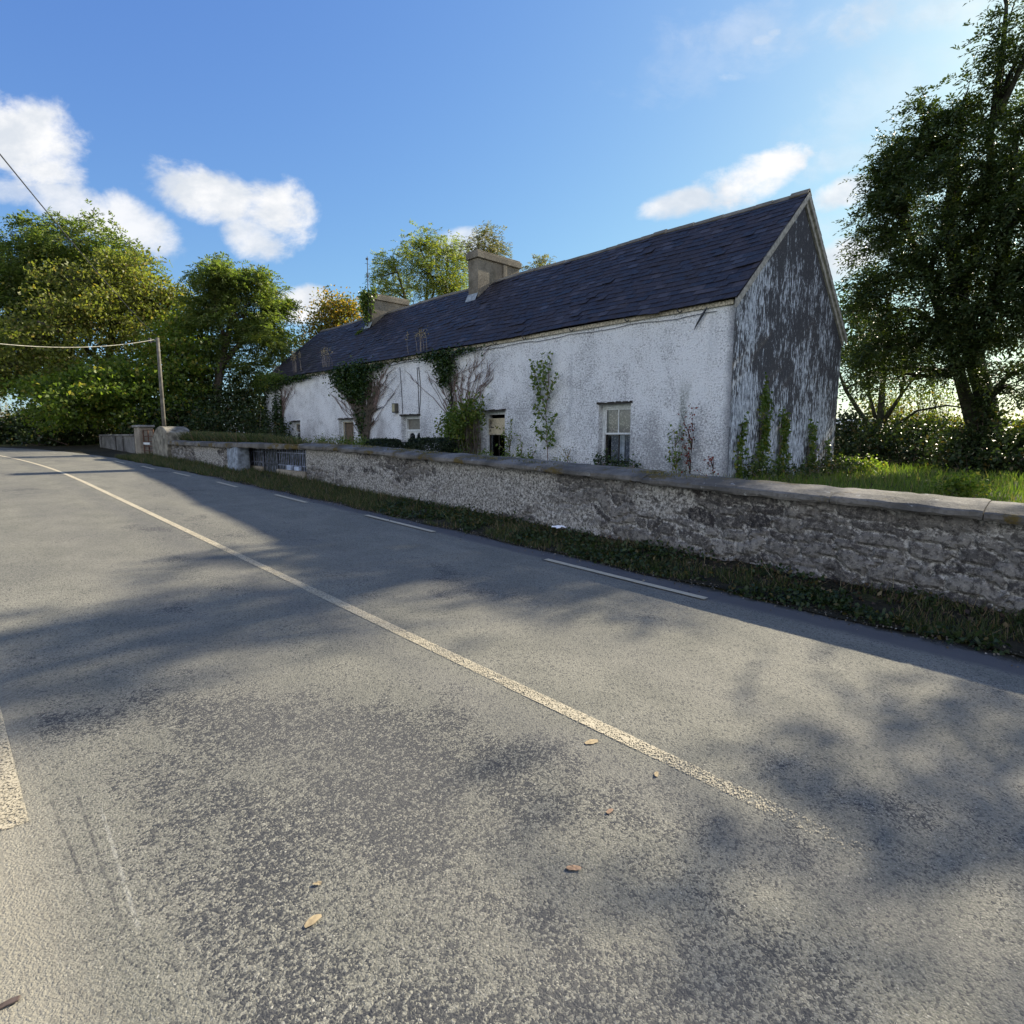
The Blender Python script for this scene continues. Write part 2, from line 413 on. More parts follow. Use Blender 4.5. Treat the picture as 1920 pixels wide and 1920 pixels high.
def mat_roughcast():
    m, n, p = material('weathered white roughcast')
    o = n.obj(); x, y, z = n.xyz(o)
    peb = n.voro(o, 26, 'F1'); f = n.noise(o, 30, 5, .75); big = n.noise(o, .55, 4, .6)
    mid = n.noise(o, 2.4, 5, .65)
    c = n.mix(n.step(mid, .3, .7), (.81, .825, .84), (.90, .905, .91))
    # grey pits of the dash, denser where the paint has weathered off
    dens = n.math('ADD', n.math('MULTIPLY', big, .20), n.math('MULTIPLY', mid, .20))
    dens = n.math('ADD', dens, n.math('MULTIPLY', n.step(z, 3.2, .6), .045))
    pit = n.step(n.math('ADD', n.math('MULTIPLY', f, .78), dens), .575, .665)
    c = n.mix(n.math('MULTIPLY', pit, .50), c, (.24, .25, .27))
    fleck = n.step(n.math('ADD', n.math('MULTIPLY', n.noise(n.scale(o, (1, 1, 1.4)), 17, 5, .78), .8), dens), .615, .69)
    c = n.mix(n.math('MULTIPLY', fleck, .62), c, (.13, .135, .15))
    # run-down dirt streaks under the eaves
    stv = n.noise(n.scale(o, (3.0, 3.0, .22)), 1.0, 5, .6)
    c = n.mix(n.math('MULTIPLY', n.math('MULTIPLY', n.step(stv, .54, .70), n.step(z, 2.6, 4.3)), .28), c, (.34, .36, .38))
    # algae streak below the eaves near the gable, and brown streaks left of the middle
    def streak(u0, w, z0, z1, col, amt, c):
        d = n.math('ABSOLUTE', n.math('SUBTRACT', n.math('ADD', y, n.math('MULTIPLY', n.math('SUBTRACT', n.noise(n.scale(o, (1, 1, .6)), 3.5, 4), .5), .5)), u0))
        f2 = n.math('MULTIPLY', n.step(d, w, w * .1), n.math('MULTIPLY', n.step(z, z0, z0 + .5), n.step(z, z1 + .1, z1 - .7)))
        f2 = n.math('MULTIPLY', f2, n.step(n.noise(o, 22, 4, .7), .3, .6))
        return n.mix(n.math('MULTIPLY', f2, amt), c, col)
    c = streak(1.15, .22, .2, 3.0, (.12, .14, .11), .85, c)
    c = streak(4.6, .10, 1.5, 4.2, (.35, .37, .40), .5, c)
    c = streak(2.0, .40, .3, 2.1, (.36, .36, .37), .26, c)
    c = streak(14.6, .55, .3, 2.6, (.24, .22, .22), .7, c)
    c = streak(15.6, .45, .3, 2.9, (.26, .24, .24), .6, c)
    c = streak(21.3, .6, .3, 2.4, (.3, .29, .3), .5, c)
    c = n.mix(n.math('MULTIPLY', n.step(n.math('ADD', y, n.math('MULTIPLY', n.math('SUBTRACT', mid, .5), .3)), .22, -.02), .75), c, (.15, .16, .18))
    c = n.mix(n.math('MULTIPLY', n.step(n.math('ADD', z, n.math('MULTIPLY', mid, .6)), .75, .35), .5), c, (.2, .23, .2))
    n.put(p.inputs['Base Color'], c)
    p.inputs['Roughness'].default_value = .9; p.inputs['Specular IOR Level'].default_value = .2
    h = n.math('ADD', n.math('MULTIPLY', peb, -.5), n.math('MULTIPLY', f, 1.2))
    n.put(p.inputs['Normal'], n.bump(h, .8, .03))
    return m
def mat_gable():
    m, n, p = material('stained slate hung gable')
    o = n.obj(); x, y, z = n.xyz(o)
    st1 = n.noise(n.scale(o, (5.5, 1, 1.3)), 1.0, 7, .74, dist=.6)
    st2 = n.noise(n.scale(o, (14.0, 1, 4.6)), 1.0, 6, .75)
    big = n.noise(n.scale(o, (.8, 1, .5)), 1.0, 4, .6)
    drop = n.noise(n.scale(o, (22, 1, 9)), 1.0, 5, .75)
    v = n.math('ADD', n.math('MULTIPLY', st1, .46), n.math('MULTIPLY', st2, .50))
    v = n.math('ADD', v, n.math('MULTIPLY', n.math('SUBTRACT', big, .5), .40))
    edge = n.math('MULTIPLY', n.step(x, 1.8, .7), .05)
    low = n.math('MULTIPLY', n.step(z, 4.2, 1.6), .055)
    top = n.math('MULTIPLY', n.step(z, 4.4, 6.2), -.03)
    v = n.math('ADD', v, n.math('ADD', edge, n.math('ADD', low, top)))
    wt = n.step(v, .495, .555)
    darkc = n.mix(drop, (.018, .020, .030), (.060, .060, .068))
    grey = n.mix(n.step(big, .4, .6), (.10, .115, .145), (.16, .18, .215))
    pale = n.mix(n.step(st2, .40, .62), grey, (.60, .655, .73))
    c = n.mix(wt, darkc, pale)
    c = n.mix(n.math('MULTIPLY', n.step(drop, .60, .68), .7), c, (.58, .62, .66))
    c = n.mix(n.math('MULTIPLY', n.step(n.noise(n.scale(o, (9, 1, 5)), 1.0, 6, .78), .55, .62), .8), c, (.026, .027, .034))
    c = n.mix(n.math('MULTIPLY', n.step(n.math('ADD', x, n.math('MULTIPLY', n.math('SUBTRACT', st2, .5), .5)), .18, .02), .7), c, (.05, .052, .06))
    n.put(p.inputs['Base Color'], c)
    p.inputs['Roughness'].default_value = .8
    n.put(p.inputs['Normal'], n.bump(n.math('ADD', n.noise(o, 28, 5, .75), n.math('MULTIPLY', v, .8)), .7, .03))
    return m
def mat_slate():
    m, n, p = material('roof slates'); o = n.obj(); r = n.island()
    c = n.mix(r, (.017, .0155, .021), (.044, .039, .048))
    big = n.noise(o, .6, 4)
    c = n.mix(n.math('MULTIPLY', n.math('GREATER_THAN', n.math('FRACT', n.math('MULTIPLY', r, 53.3)), .90), .55), c, (.085, .078, .09))
    c = n.mix(n.math('MULTIPLY', n.step(big, .4, .62), .6), c, (.030, .026, .030))
    c = n.mix(n.math('MULTIPLY', n.step(n.noise(o, 16, 5, .75), .57, .68), .55), c, (.17, .165, .17))
    c = n.mix(n.math('MULTIPLY', n.step(n.noise(o, 5, 5, .7), .64, .74), .4), c, (.07, .075, .04))
    n.put(p.inputs['Base Color'], c)
    n.put(p.inputs['Roughness'], n.mix(r, .5, .75)); p.inputs['Specular IOR Level'].default_value = .22
    n.put(p.inputs['Normal'], n.bump(n.noise(o, 25, 4, .7), .5, .012))
    return m
def mat_stone():
    m, n, p = material('limewashed rubble masonry'); o = n.obj(); x, y, z = n.xyz(o)
    r = n.attr('stone_id'); mor = n.attr('mortar'); lim = n.attr('lime')
    f = n.noise(o, 24, 5, .75); f2 = n.noise(o, 70, 4, .7); mid = n.noise(o, 4.5, 5, .65)
    st = n.mix(r, (.030, .028, .030), (.25, .235, .215))
    st = n.mix(n.math('MULTIPLY', n.step(f, .46, .68), .8), st, (.34, .31, .275))
    st = n.mix(n.math('MULTIPLY', n.step(n.noise(o, 13, 5, .8), .47, .58), .75), st, (.04, .036, .036))
    st = n.mix(n.math('MULTIPLY', n.step(f2, .6, .72), .7), st, (.52, .50, .47))
    lime = n.mix(n.step(f, .35, .68), (.25, .235, .21), (.58, .555, .515))
    lime = n.mix(n.math('MULTIPLY', n.step(n.noise(o, 30, 5, .8), .47, .57), .85), lime, (.055, .05, .048))
    k = n.math('MAXIMUM', n.math('MULTIPLY', mor, .75), lim)
    k = n.step(n.math('ADD', k, n.math('MULTIPLY', n.math('SUBTRACT', f, .5), .9)), .35, .65)
    c = n.mix(k, st, lime)
    c = n.mix(n.math('MULTIPLY', n.step(mid, .56, .74), .5), c, (.10, .085, .07))
    c = n.mix(n.math('MULTIPLY', n.step(n.noise(o, 7.5, 5, .7), .62, .70), .7), c, (.03, .04, .018))
    n.put(p.inputs['Base Color'], c)
    p.inputs['Roughness'].default_value = .92; p.inputs['Specular IOR Level'].default_value = .15
    n.put(p.inputs['Normal'], n.bump(n.math('ADD', f, n.math('MULTIPLY', f2, .5)), .75, .025))
    return m
def mat_concrete(name, c1, c2, moss=.5, mosscol=(.10, .075, .02), dark=(.06, .058, .055)):
    m, n, p = material(name); o = n.obj()
    a = n.noise(o, 1.6, 5, .65); f = n.noise(o, 26, 5, .75)
    c = n.mix(n.step(a, .35, .68), c1, c2)
    c = n.mix(n.math('MULTIPLY', n.step(f, .48, .66), .55), c, dark)
    c = n.mix(n.math('MULTIPLY', n.step(n.noise(o, 1.7, 6, .72), .53, .62), moss), c, n.mix(f, mosscol, (mosscol[0] * .3, mosscol[1] * .4, mosscol[2] * .6)))
    c = n.mix(n.math('MULTIPLY', n.step(n.noise(o, 9, 4, .7), .62, .70), .6), c, (.42, .42, .40))
    n.put(p.inputs['Base Color'], c); p.inputs['Roughness'].default_value = .9; p.inputs['Specular IOR Level'].default_value = .2
    n.put(p.inputs['Normal'], n.bump(n.math('ADD', f, a), .6, .02))
    return m
ASPHALT, PAINT = mat_asphalt(), mat_paint()
SOIL = mat_soil('ground', (.05, .06, .022), (.085, .085, .035), (.04, .038, .02))
VERGE = mat_soil('verge soil', (.03, .027, .018), (.055, .05, .03), (.022, .02, .014))
ROUGHCAST, GABLE, SLATE, STONE = mat_roughcast(), mat_gable(), mat_slate(), mat_stone()
COPING = mat_concrete('coping concrete', (.085, .08, .072), (.205, .19, .17), .9, (.16, .105, .022))
CONC = mat_concrete('grey concrete', (.17, .165, .16), (.34, .33, .31), .3, (.05, .055, .03))
CONC_TAN = mat_concrete('tan rendered stone', (.22, .19, .15), (.38, .33, .26), .35, (.06, .06, .03))
CHIM = mat_concrete('chimney render', (.16, .14, .11), (.25, .22, .17), .4, (.09, .08, .045), (.08, .07, .055))
WHITEP = plain('flaking white paint', (.62, .64, .64), .6, var=.22, scale=22)
CREAMP = plain('old cream paint', (.40, .36, .28), .85, var=.55, scale=19)
BARGE = plain('weathered bargeboard', (.30, .29, .26), .8, var=.35, scale=9)
DARKW = plain('rotten dark wood', (.035, .03, .026), .9, var=.5, scale=25)
IRON = plain('rusty black iron', (.035, .038, .048), .6, var=.5, scale=14, spec=.4)
RUST = plain('rusty iron', (.10, .05, .03), .8, var=.5, scale=14)
TAUPE = plain('faded blind', (.34, .29, .22), .9, var=.25, scale=30)
def mat_lace(name, c1, c2, s):
    m, n, p = material(name); o = n.obj()
    v = n.voro(n.scale(o, (1, 1, .8)), s, 'F1'); f = n.noise(o, 9, 4)
    n.put(p.inputs['Base Color'], n.mix(n.step(n.math('ADD', v, n.math('MULTIPLY', f, .5)), .35, .8), c1, c2)); p.inputs['Roughness'].default_value = .95
    return m
LACE_B = mat_lace('beige lace', (.50, .45, .37), (.20, .17, .14), 22)
LACE_G = mat_lace('grey lace', (.30, .33, .38), (.09, .105, .14), 24)
def mat_glass():
    m, n, p = material('old window glass')
    gl = n.new('ShaderNodeBsdfGlossy'); gl.inputs[0].default_value = (.9, .95, 1, 1); gl.inputs['Roughness'].default_value = .05
    tr = n.new('ShaderNodeBsdfTransparent'); tr.inputs[0].default_value = (.85, .87, .86, 1)
    ms = n.new('ShaderNodeMixShader'); ms.inputs[0].default_value = .07
    n.l.new(tr.outputs[0], ms.inputs[1]); n.l.new(gl.outputs[0], ms.inputs[2]); n.l.new(ms.outputs[0], n.n['Material Output'].inputs[0])
    return m
GLASS = mat_glass()
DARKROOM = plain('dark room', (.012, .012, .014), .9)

# ------------------------------------------------------------------ ground, road, verge, hills
def grid(name, ts, ss, zf, mat, **kw):
    T, S = np.meshgrid(ts, ss); Z = zf(S, T)
    V = np.stack([T.ravel(), S.ravel(), Z.ravel()], 1); nt_, ns_ = len(ts), len(ss)
    F = [(j * nt_ + i, j * nt_ + i + 1, (j + 1) * nt_ + i + 1, (j + 1) * nt_ + i) for j in range(ns_ - 1) for i in range(nt_ - 1)]
    return raw_mesh(name, V, F, mat, smooth=True, rz=ROAD_ROT, **kw)
def hst(S, T):
    P = S[..., None] * DH + T[..., None] * NH
    return height(P[..., 0], P[..., 1])
tl = np.concatenate([[-4000, -900, -250, -80, -30, -12, -6, -3.6, -1.6], np.arange(-1, 5.3, 1.0), [5.3, 5.6, 6.0, 6.3, 6.42, 6.57, 6.72], np.arange(7, 40, 1.5), [45, 60, 90, 200, 700, 2000, 6000]])
slr = np.concatenate([[-4000, -900, -250, -100], np.arange(-60, 90, 2.0), [120, 200, 500, 1500, 5000]])
tag(grid('ground', tl, slr, lambda S, T: hst(S, T), SOIL), 'grassy ground of the roadside, garden and fields', None, None, 'structure')

RE_S = [-400, -40, 0, 5, 9, 16, 20, 26, 30, 34, 38, 42, 46, 50, 54, 60, 70]
RE_T = [5.6, 5.55, 5.5, 5.42, 5.36, 5.12, 5.0, 4.75, 4.3, 3.4, 1.9, -.3, -3.2, -7, -11.5, -19, -33]
def r_edge(s): return np.interp(s, RE_S, RE_T)
def left_edge(s): return np.where(s < 20, -1.3, r_edge(s) - 6.3 - np.clip(s - 20, 0, 40) * .12)
ss = np.concatenate([[-400, -100, -60, -40], np.arange(-30, 70, .25)])
V, F = [], []
K = 9
for s_ in ss:
    a, b = float(left_edge(s_)), float(r_edge(s_)) + .05 * math.sin(s_ * 2.1) + .04 * math.sin(s_ * 5.3)
    for i in range(K):
        t_ = a + (b - a) * i / (K - 1); V.append((t_, s_, float(g(s_)) + (.0 if i < K - 1 else -.02)))
for j in range(len(ss) - 1):
    for i in range(K - 1): F.append((j * K + i, j * K + i + 1, (j + 1) * K + i + 1, (j + 1) * K + i))
road = raw_mesh('road', V, F, ASPHALT, rz=ROAD_ROT)
tag(road, 'grey worn asphalt country road', None, None, 'structure')
def marking(name, s0, s1, tf, w, wear0, wear1=None):
    step = np.unique(np.concatenate([[s0], np.arange(math.ceil(s0 * 4) / 4, s1, .25), [s1]]))
    V, F, W = [], [], []
    for s_ in step:
        t_ = tf(s_); wr = wear0 + ((wear1 if wear1 is not None else wear0) - wear0) * (s_ - s0) / (s1 - s0)
        for q in (-.5, .5): V.append((t_ + q * w, s_, float(g(s_)) + .004)); W.append(wr)
    F = [(2 * i, 2 * i + 1, 2 * i + 3, 2 * i + 2) for i in range(len(step) - 1)]
    o = raw_mesh(name, V, F, PAINT, road)
    a = o.data.attributes.new('wear', 'FLOAT', 'POINT'); a.data.foreach_set('value', W)
    return o
marking('centre_line', 1.45, 5.0, lambda s: 2.375, .095, .52, .42)
marking('centre_line', .0, 1.45, lambda s: 2.375, .09, .98, .54)
marking('centre_line', 5.0, 12.0, lambda s: 2.375 + .0 * s, .085, .44, .30)
marking('centre_line', 12.0, 29.5, lambda s: 2.375 - max(0, s - 18) ** 2 * .006, .085, .28, .15)
for (a_, b_, tc, wr) in [(2.38, 4.38, 4.99, .15), (6.52, 8.35, 4.985, .05), (10.22, 11.61, 4.86, .05), (13.28, 14.54, 4.72, .1), (16.2, 17.6, 4.62, .1), (19.0, 20.4, 4.5, .1), (21.9, 23.3, 4.36, .1)]:
    marking('edge_dash', a_, b_, lambda s, tc=tc: tc, .085, wr)
marking('edge_dash', 2.80, 4.95, lambda s: .06, .15, .48)

# verge strip
def verge_z(S, T):
    f = np.clip((T - 5.25) / 1.15, 0, 1)
    return g(S) - .015 + f * .085 + (fbm(S * 2.3, T * 2.3, 5) - .5) * .07 * np.clip((T - 5.35) / .2, 0, 1)
vt = np.linspace(0, 1, 10); vs = np.arange(-8, 38, .12); V, F = [], []
for s_ in vs:
    e = float(r_edge(s_)) - .06 + .05 * math.sin(s_ * 3.3)
    for q in vt:
        t_ = e + (6.5 - e) * q; V.append((t_, s_, float(verge_z(np.array(s_), np.array(t_)))))
F = [(j * 10 + i, j * 10 + i + 1, (j + 1) * 10 + i + 1, (j + 1) * 10 + i) for j in range(len(vs) - 1) for i in range(9)]
tag(raw_mesh('verge', V, F, VERGE, smooth=True, rz=ROAD_ROT), 'dark soil verge between road and stone wall', None, None, 'structure')
# low far hills on the horizon
V, F = [], []; n = 160
for i in range(n):
    a = 2 * math.pi * i / n; R = 5200
    hh = 70 + 130 * float(fbm(np.array(i * .17), np.array(.3), 3)); hh *= .6 + .5 * math.sin(a * 2 + .6) ** 2
    V += [(R * math.sin(a), R * math.cos(a), -60), (R * 1.06 * math.sin(a), R * 1.06 * math.cos(a), hh), (R * 1.4 * math.sin(a), R * 1.4 * math.cos(a), -60)]
for i in range(n):
    j = (i + 1) % n
    F += [(3 * i, 3 * j, 3 * j + 1, 3 * i + 1), (3 * i + 1, 3 * j + 1, 3 * j + 2, 3 * i + 2)]
HILL = plain('distant hills', (.16, .21, .27), .95, var=.15, scale=.002)
tag(raw_mesh('hills', V, F, HILL, smooth=True), 'low blue hills on the horizon', None, None, 'structure')

# ------------------------------------------------------------------ cottage
HA = 43.742024942265616
A_ = np.array([-math.sin(math.radians(HA)), math.cos(math.radians(HA))])       # along the front, away
B_ = np.array([A_[1], -A_[0]])                                                  # into the house
HC = np.array([4.80971, 12.82813]); HW, HL, EZ, RZ = 7.0168, 26.6, 4.53, 7.64
H_ROT = math.atan2(B_[1], B_[0])
GZ0 = 0.45
house = empty('cottage', (HC[0], HC[1], 0.0), H_ROT)
tag(house, 'long derelict white cottage with dark slate roof behind the stone wall', 'cottage')
def hw(v, u, z): p = HC + B_ * v + A_ * u; return np.array([p[0], p[1], z])
OPEN = [(2.61, 3.62, .85, 2.42), (7.28, 8.33, .85, 2.37), (11.88, 13.12, .35, 2.35), (16.85, 18.2, .85, 2.32), (22.25, 23.2, 1.0, 2.30)]
TH = .42
us = sorted({0.0, HL} | {o[0] for o in OPEN} | {o[1] for o in OPEN}); zs = sorted({0.2, EZ} | {o[2] for o in OPEN} | {o[3] for o in OPEN})
b = MB()
for i in range(len(us) - 1):
    for j in range(len(zs) - 1):
        uc, zc = (us[i] + us[i + 1]) / 2, (zs[j] + zs[j + 1]) / 2
        if any(o[0] < uc < o[1] and o[2] < zc < o[3] for o in OPEN): continue
        b.add([(0, us[i], zs[j]), (0, us[i + 1], zs[j]), (0, us[i + 1], zs[j + 1]), (0, us[i], zs[j + 1])], [(3, 2, 1, 0)])
for (u0, u1, z0, z1) in OPEN:
    b.add([(0, u0, z0), (TH, u0, z0), (TH, u0, z1), (0, u0, z1)], [(0, 1, 2, 3)])
    b.add([(0, u1, z0), (TH, u1, z0), (TH, u1, z1), (0, u1, z1)], [(3, 2, 1, 0)])
    b.add([(0, u0, z1), (TH, u0, z1), (TH, u1, z1), (0, u1, z1)], [(0, 1, 2, 3)])
    b.add([(0, u0, z0), (TH, u0, z0), (TH, u1, z0), (0, u1, z0)], [(3, 2, 1, 0)])
b.add([(HW, 0, .2), (HW, HL, .2), (HW, HL, EZ), (HW, 0, EZ)], [(0, 1, 2, 3)])
b.add([(0, HL, .2), (HW, HL, .2), (HW, HL, EZ), (HW / 2, HL, RZ - .12), (0, HL, EZ)], [(4, 3, 2, 1, 0)])
b.build('wall', ROUGHCAST, house)
b = MB()
b.add([(0, 0, .2), (HW, 0, .2), (HW, 0, EZ), (HW / 2, 0, RZ - .12), (0, 0, EZ)], [(0, 1, 2, 3, 4)])
gw = b.build('gable_wall', GABLE, house); gw['label'] = 'dark weather-stained gable wall streaked with white'
# inner back of rooms so that the openings read dark
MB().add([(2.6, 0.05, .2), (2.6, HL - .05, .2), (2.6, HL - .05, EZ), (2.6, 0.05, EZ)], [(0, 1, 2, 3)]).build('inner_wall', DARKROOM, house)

# roof of real slates
OVE, OVG = .12, .10
SLP = (RZ - EZ) / (HW / 2 + OVE); LS = math.hypot(HW / 2 + OVE, RZ - EZ); CA, SA = (HW / 2 + OVE) / LS, (RZ - EZ) / LS
def sag(u, d): return -.035 * np.sin(u * .42 + .5) * np.sin(np.pi * np.clip(d / LS, 0, 1)) - .02 * np.sin(u * 1.1)
def slates(front=True):
    rng = np.random.default_rng(5 if front else 6)
    EXP, SW = .235, .31; rows = int(LS / EXP) + 1; out = []
    for r_ in range(rows):
        d0 = r_ * EXP - .03; d1 = min(d0 + EXP * 1.9, LS)
        n_ = int((HL + 2 * OVG) / SW) + 1
        u0 = -OVG + (np.arange(n_) - (.5 if r_ % 2 else 0)) * SW + rng.normal(0, .004, n_); u1 = u0 + SW - .006
        u0 = np.clip(u0, -OVG, HL + OVG); u1 = np.clip(u1, -OVG, HL + OVG); k = u1 - u0 > .03
        u0, u1 = u0[k], u1[k]; m = len(u0)
        dj = rng.normal(0, .008, m); dj = np.where(rng.random(m) < .02, dj - rng.uniform(.02, .07, m), dj)
        lift = .030 + rng.normal(0, .004, m) + np.where(rng.random(m) < .03, .02, 0); tw = rng.normal(0, .003, m); hi = .006
        def P(u, d, h):
            v = -OVE + CA * d - SA * h; z = EZ + SA * d + CA * h + sag(u, d)
            if not front: v = HW - v
            return np.stack([v, u, z], 1)
        a, b_, c_, e_ = P(u0, d0 + dj, lift + tw), P(u1, d0 + dj, lift - tw), P(u1, np.full(m, d1), np.full(m, hi)), P(u0, np.full(m, d1), np.full(m, hi))
        lo, lo2 = P(u0, d0 + dj, lift + tw - .014), P(u1, d0 + dj, lift - tw - .014)
        if front: out += [np.stack([a, e_, c_, b_], 1), np.stack([a, b_, lo2, lo], 1)]
        else: out += [np.stack([a, b_, c_, e_], 1), np.stack([a, lo, lo2, b_], 1)]
    return np.concatenate(out)
roof = quads('roof', np.concatenate([slates(True), slates(False)]), SLATE, house)
b = MB()
un = np.linspace(-OVG, HL + OVG, 60)
for fr in (True, False):
    V = []
    for u in un:
        for d in (0.0, LS / 2, LS):
            v = -OVE + CA * d; z = EZ + SA * d + float(sag(np.array(u), np.array(d))) - .012
            V.append((v if fr else HW - v, u, z))
    b.add(V, [(3 * i + k, 3 * i + k + 1, 3 * i + 4 + k, 3 * i + 3 + k) for i in range(len(un) - 1) for k in (0, 1)])
b.build('roof_deck', DARKW, roof)
b = MB()
rr = np.random.default_rng(3)
n_ = 60
for i in range(n_):
    u0 = -OVG + (HL + 2 * OVG) * i / n_; u1 = -OVG + (HL + 2 * OVG) * (i + 1) / n_ - .008; j = rr.normal(0, .006)
    zz = RZ + .045 + j + float(sag(np.array((u0 + u1) / 2), np.array(LS)))
    b.prism([(HW / 2 - .15, zz - .125), (HW / 2 - .02, zz - .0), (HW / 2 + .02, zz), (HW / 2 + .15, zz - .125), (HW / 2 + .13, zz - .15), (HW / 2, zz - .03), (HW / 2 - .13, zz - .15)], 1, u0, u1)
b.build('ridge', CHIM, roof)
# fascia, bargeboards, broken gutter brackets
MB().box(-.055, -.012, 0.02, HL, EZ - .115, EZ - .02).build('fascia', CREAMP, house)
def rake(v0, v1, off_out, w, th, mat, name, zoff):
    """board along the gable rake between v0 and v1 (local depth), hung below the roof plane"""
    z = lambda v: (EZ + SLP * (v + OVE) if v <= HW / 2 else EZ + SLP * (HW - v + OVE)) + zoff
    V = [(v0, y, z(v0) + dz_) for dz_ in (0, -w) for y in (-off_out - th, -off_out)] + [(v1, y, z(v1) + dz_) for dz_ in (0, -w) for y in (-off_out - th, -off_out)]
    return MB().add(V, [(0, 1, 3, 2), (4, 6, 7, 5), (0, 4, 5, 1), (2, 3, 7, 6), (0, 2, 6, 4), (1, 5, 7, 3)]).build(name, mat, house)
rake(-OVE, HW / 2 - .002, .055, .17, .05, BARGE, 'bargeboard', -.02)
rake(HW / 2 + .002, HW + OVE, .055, .17, .05, BARGE, 'bargeboard', -.02)
rake(HW / 2 + .002, HW + OVE - .1, .004, .30, .048, BARGE, 'rake_trim', -.06)
rake(-OVE + .1, HW / 2 - .002, .004, .21, .048, BARGE, 'rake_trim', -.06)
for u in (1.25, 2.7, 4.5, 6.3, 7.6, 9.3):
    b = MB(); p = [(-.03, u, EZ - .05), (-.10, u, EZ - .12), (-.15, u, EZ - .13), (-.19, u + .02, EZ - .09), (-.20, u + .03, EZ - .04)]
    b.tube(p, .012, 5); b.build('gutter_bracket', IRON, house)
# dangling gutter scrap and old wire under the eaves
b = MB(); b.tube([(-.06, .62, EZ - .1), (-.07, .72, EZ - .25), (-.06, .84, EZ - .42), (-.05, .92, EZ - .55)], [.018, .03, .02, .005], 5); b.build('gutter_scrap', IRON, house)
b = MB(); rr = np.random.default_rng(8)
b.tube([(-.03, u, EZ - .21 + .018 * math.sin(u * 3.1) + rr.normal(0, .008)) for u in np.arange(.4, 14, .25)], .007, 4); b.build('eaves_wire', IRON, house)

def window(o, kind):
    u0, u1, z0, z1 = o; D0 = .17
    b = MB(); f = .075
    b.box(D0, D0 + .10, u0 + .002, u0 + f, z0, z1 - .002); b.box(D0, D0 + .10, u1 - f, u1 - .002, z0, z1 - .002)
    b.box(D0, D0 + .10, u0 + f, u1 - f, z1 - .10, z1 - .002)
    w = b.build('window', WHITEP if kind != 'cream' else CREAMP, house)
    zm = (z0 + z1) / 2 + .02
    def sash(za, zb, x, mat, mull=True):
        b = MB(); e = .045
        b.box(x, x + .04, u0 + f + .002, u0 + f + e, za, zb); b.box(x, x + .04, u1 - f - e, u1 - f - .002, za, zb)
        b.box(x, x + .04, u0 + f + e, u1 - f - e, za, za + e); b.box(x, x + .04, u0 + f + e, u1 - f - e, zb - e, zb)
        if mull: c = (u0 + u1) / 2; b.box(x + .008, x + .032, c - .014, c + .014, za + e, zb - e)
        b.build('sash', mat, w)
    def pane(za, zb, x): MB().add([(x, u0 + f, za), (x, u1 - f, za), (x, u1 - f, zb), (x, u0 + f, zb)], [(0, 1, 2, 3)]).build('pane', GLASS, w)
    def cloth(name, ua, ub, za, zb, x, mat, amp=.012, ragged=0):
        V, F = [], []; n = 36; rr = np.random.default_rng(int(u0 * 10))
        for i in range(n + 1):
            u = ua + (ub - ua) * i / n; xx = x + amp * math.sin(u * 55) + amp * math.sin(u * 23 + 1)
            V += [(xx, u, za), (xx, u, zb)]
        if ragged:       # torn far edge as horizontal steps
            V, F = [], []; m = 22
            for j in range(m + 1):
                z = za + (zb - za) * j / m; ue = ub - ragged * (rr.random() ** 1.5)
                V += [(x, ua, z), (x + .01, ue, z)]
            F = [(2 * j, 2 * j + 1, 2 * j + 3, 2 * j + 2) for j in range(m)]
        else: F = [(2 * i, 2 * i + 2, 2 * i + 3, 2 * i + 1) for i in range(n)]
        MB().add(V, F).build(name, mat, w)
    if kind == 'lace':
        sash(zm - .02, z1 - .10, D0 + .015, WHITEP); sash(z0 + .05, zm + .025, D0 + .058, DARKW)
        pane(zm, z1 - .12, D0 + .035); pane(z0 + .08, zm, D0 + .078)
        cloth('curtain', u0 + .06, u1 - .06, zm - .05, z1 - .1, D0 + .15, LACE_B)
        cloth('lace_curtain', u0 + .06, u1 - .20, z0 + .02, zm - .03, D0 + .16, LACE_G)
        cloth('lace_strip', (u0 + u1) / 2 - .12, (u0 + u1) / 2 + .03, z0 + .02, zm - .04, D0 + .145, plain('grey cloth', (.42, .47, .55), .9), .004)
    elif kind == 'torn':
        sash(zm, z1 - .21, D0 + .015, CREAMP); sash(z0 + .05, zm + .03, D0 + .058, DARKW); pane(z0 + .08, zm, D0 + .078)
        cloth('torn_blind', u0 + .08, u1 - .1, zm + .03, z1 - .22, D0 + .005, plain('torn cream board', (.52, .45, .32), .9, var=.2, scale=25), 0, .26)
    elif kind == 'brown':
        sash(z0 + .05, z1 - .10, D0 + .03, CREAMP, False); cloth('curtain', u0 + .1, u1 - .1, z0 + .06, z1 - .12, D0 + .12, plain('brown blind', (.13, .10, .075), .9))
    else:
        sash(zm + .2, z1 - .10, D0 + .03, CREAMP, False); sash(z0 + .05, zm + .1, D0 + .03, WHITEP)
    MB().box(-.05, D0 - .002, u0 - .04, u1 + .04, z0 - .075, z0 - .003).build('sill', CONC, w)
    # broken drip strip over the head
    rr = np.random.default_rng(int(u0 * 7)); b = MB(); n = 16
    for i in range(n):
        ua, ub = u0 - .05 + (u1 - u0 + .1) * i / n, u0 - .05 + (u1 - u0 + .1) * (i + 1) / n
        b.box(-.035 - rr.random() * .02, -.003, ua, ub - .002, z1 + .004, z1 + .035 + rr.random() * .03)
    b.build('head_strip', DARKW, w)
window(OPEN[0], 'lace'); window(OPEN[1], 'torn'); window(OPEN[3], 'brown'); window(OPEN[4], 'slot')
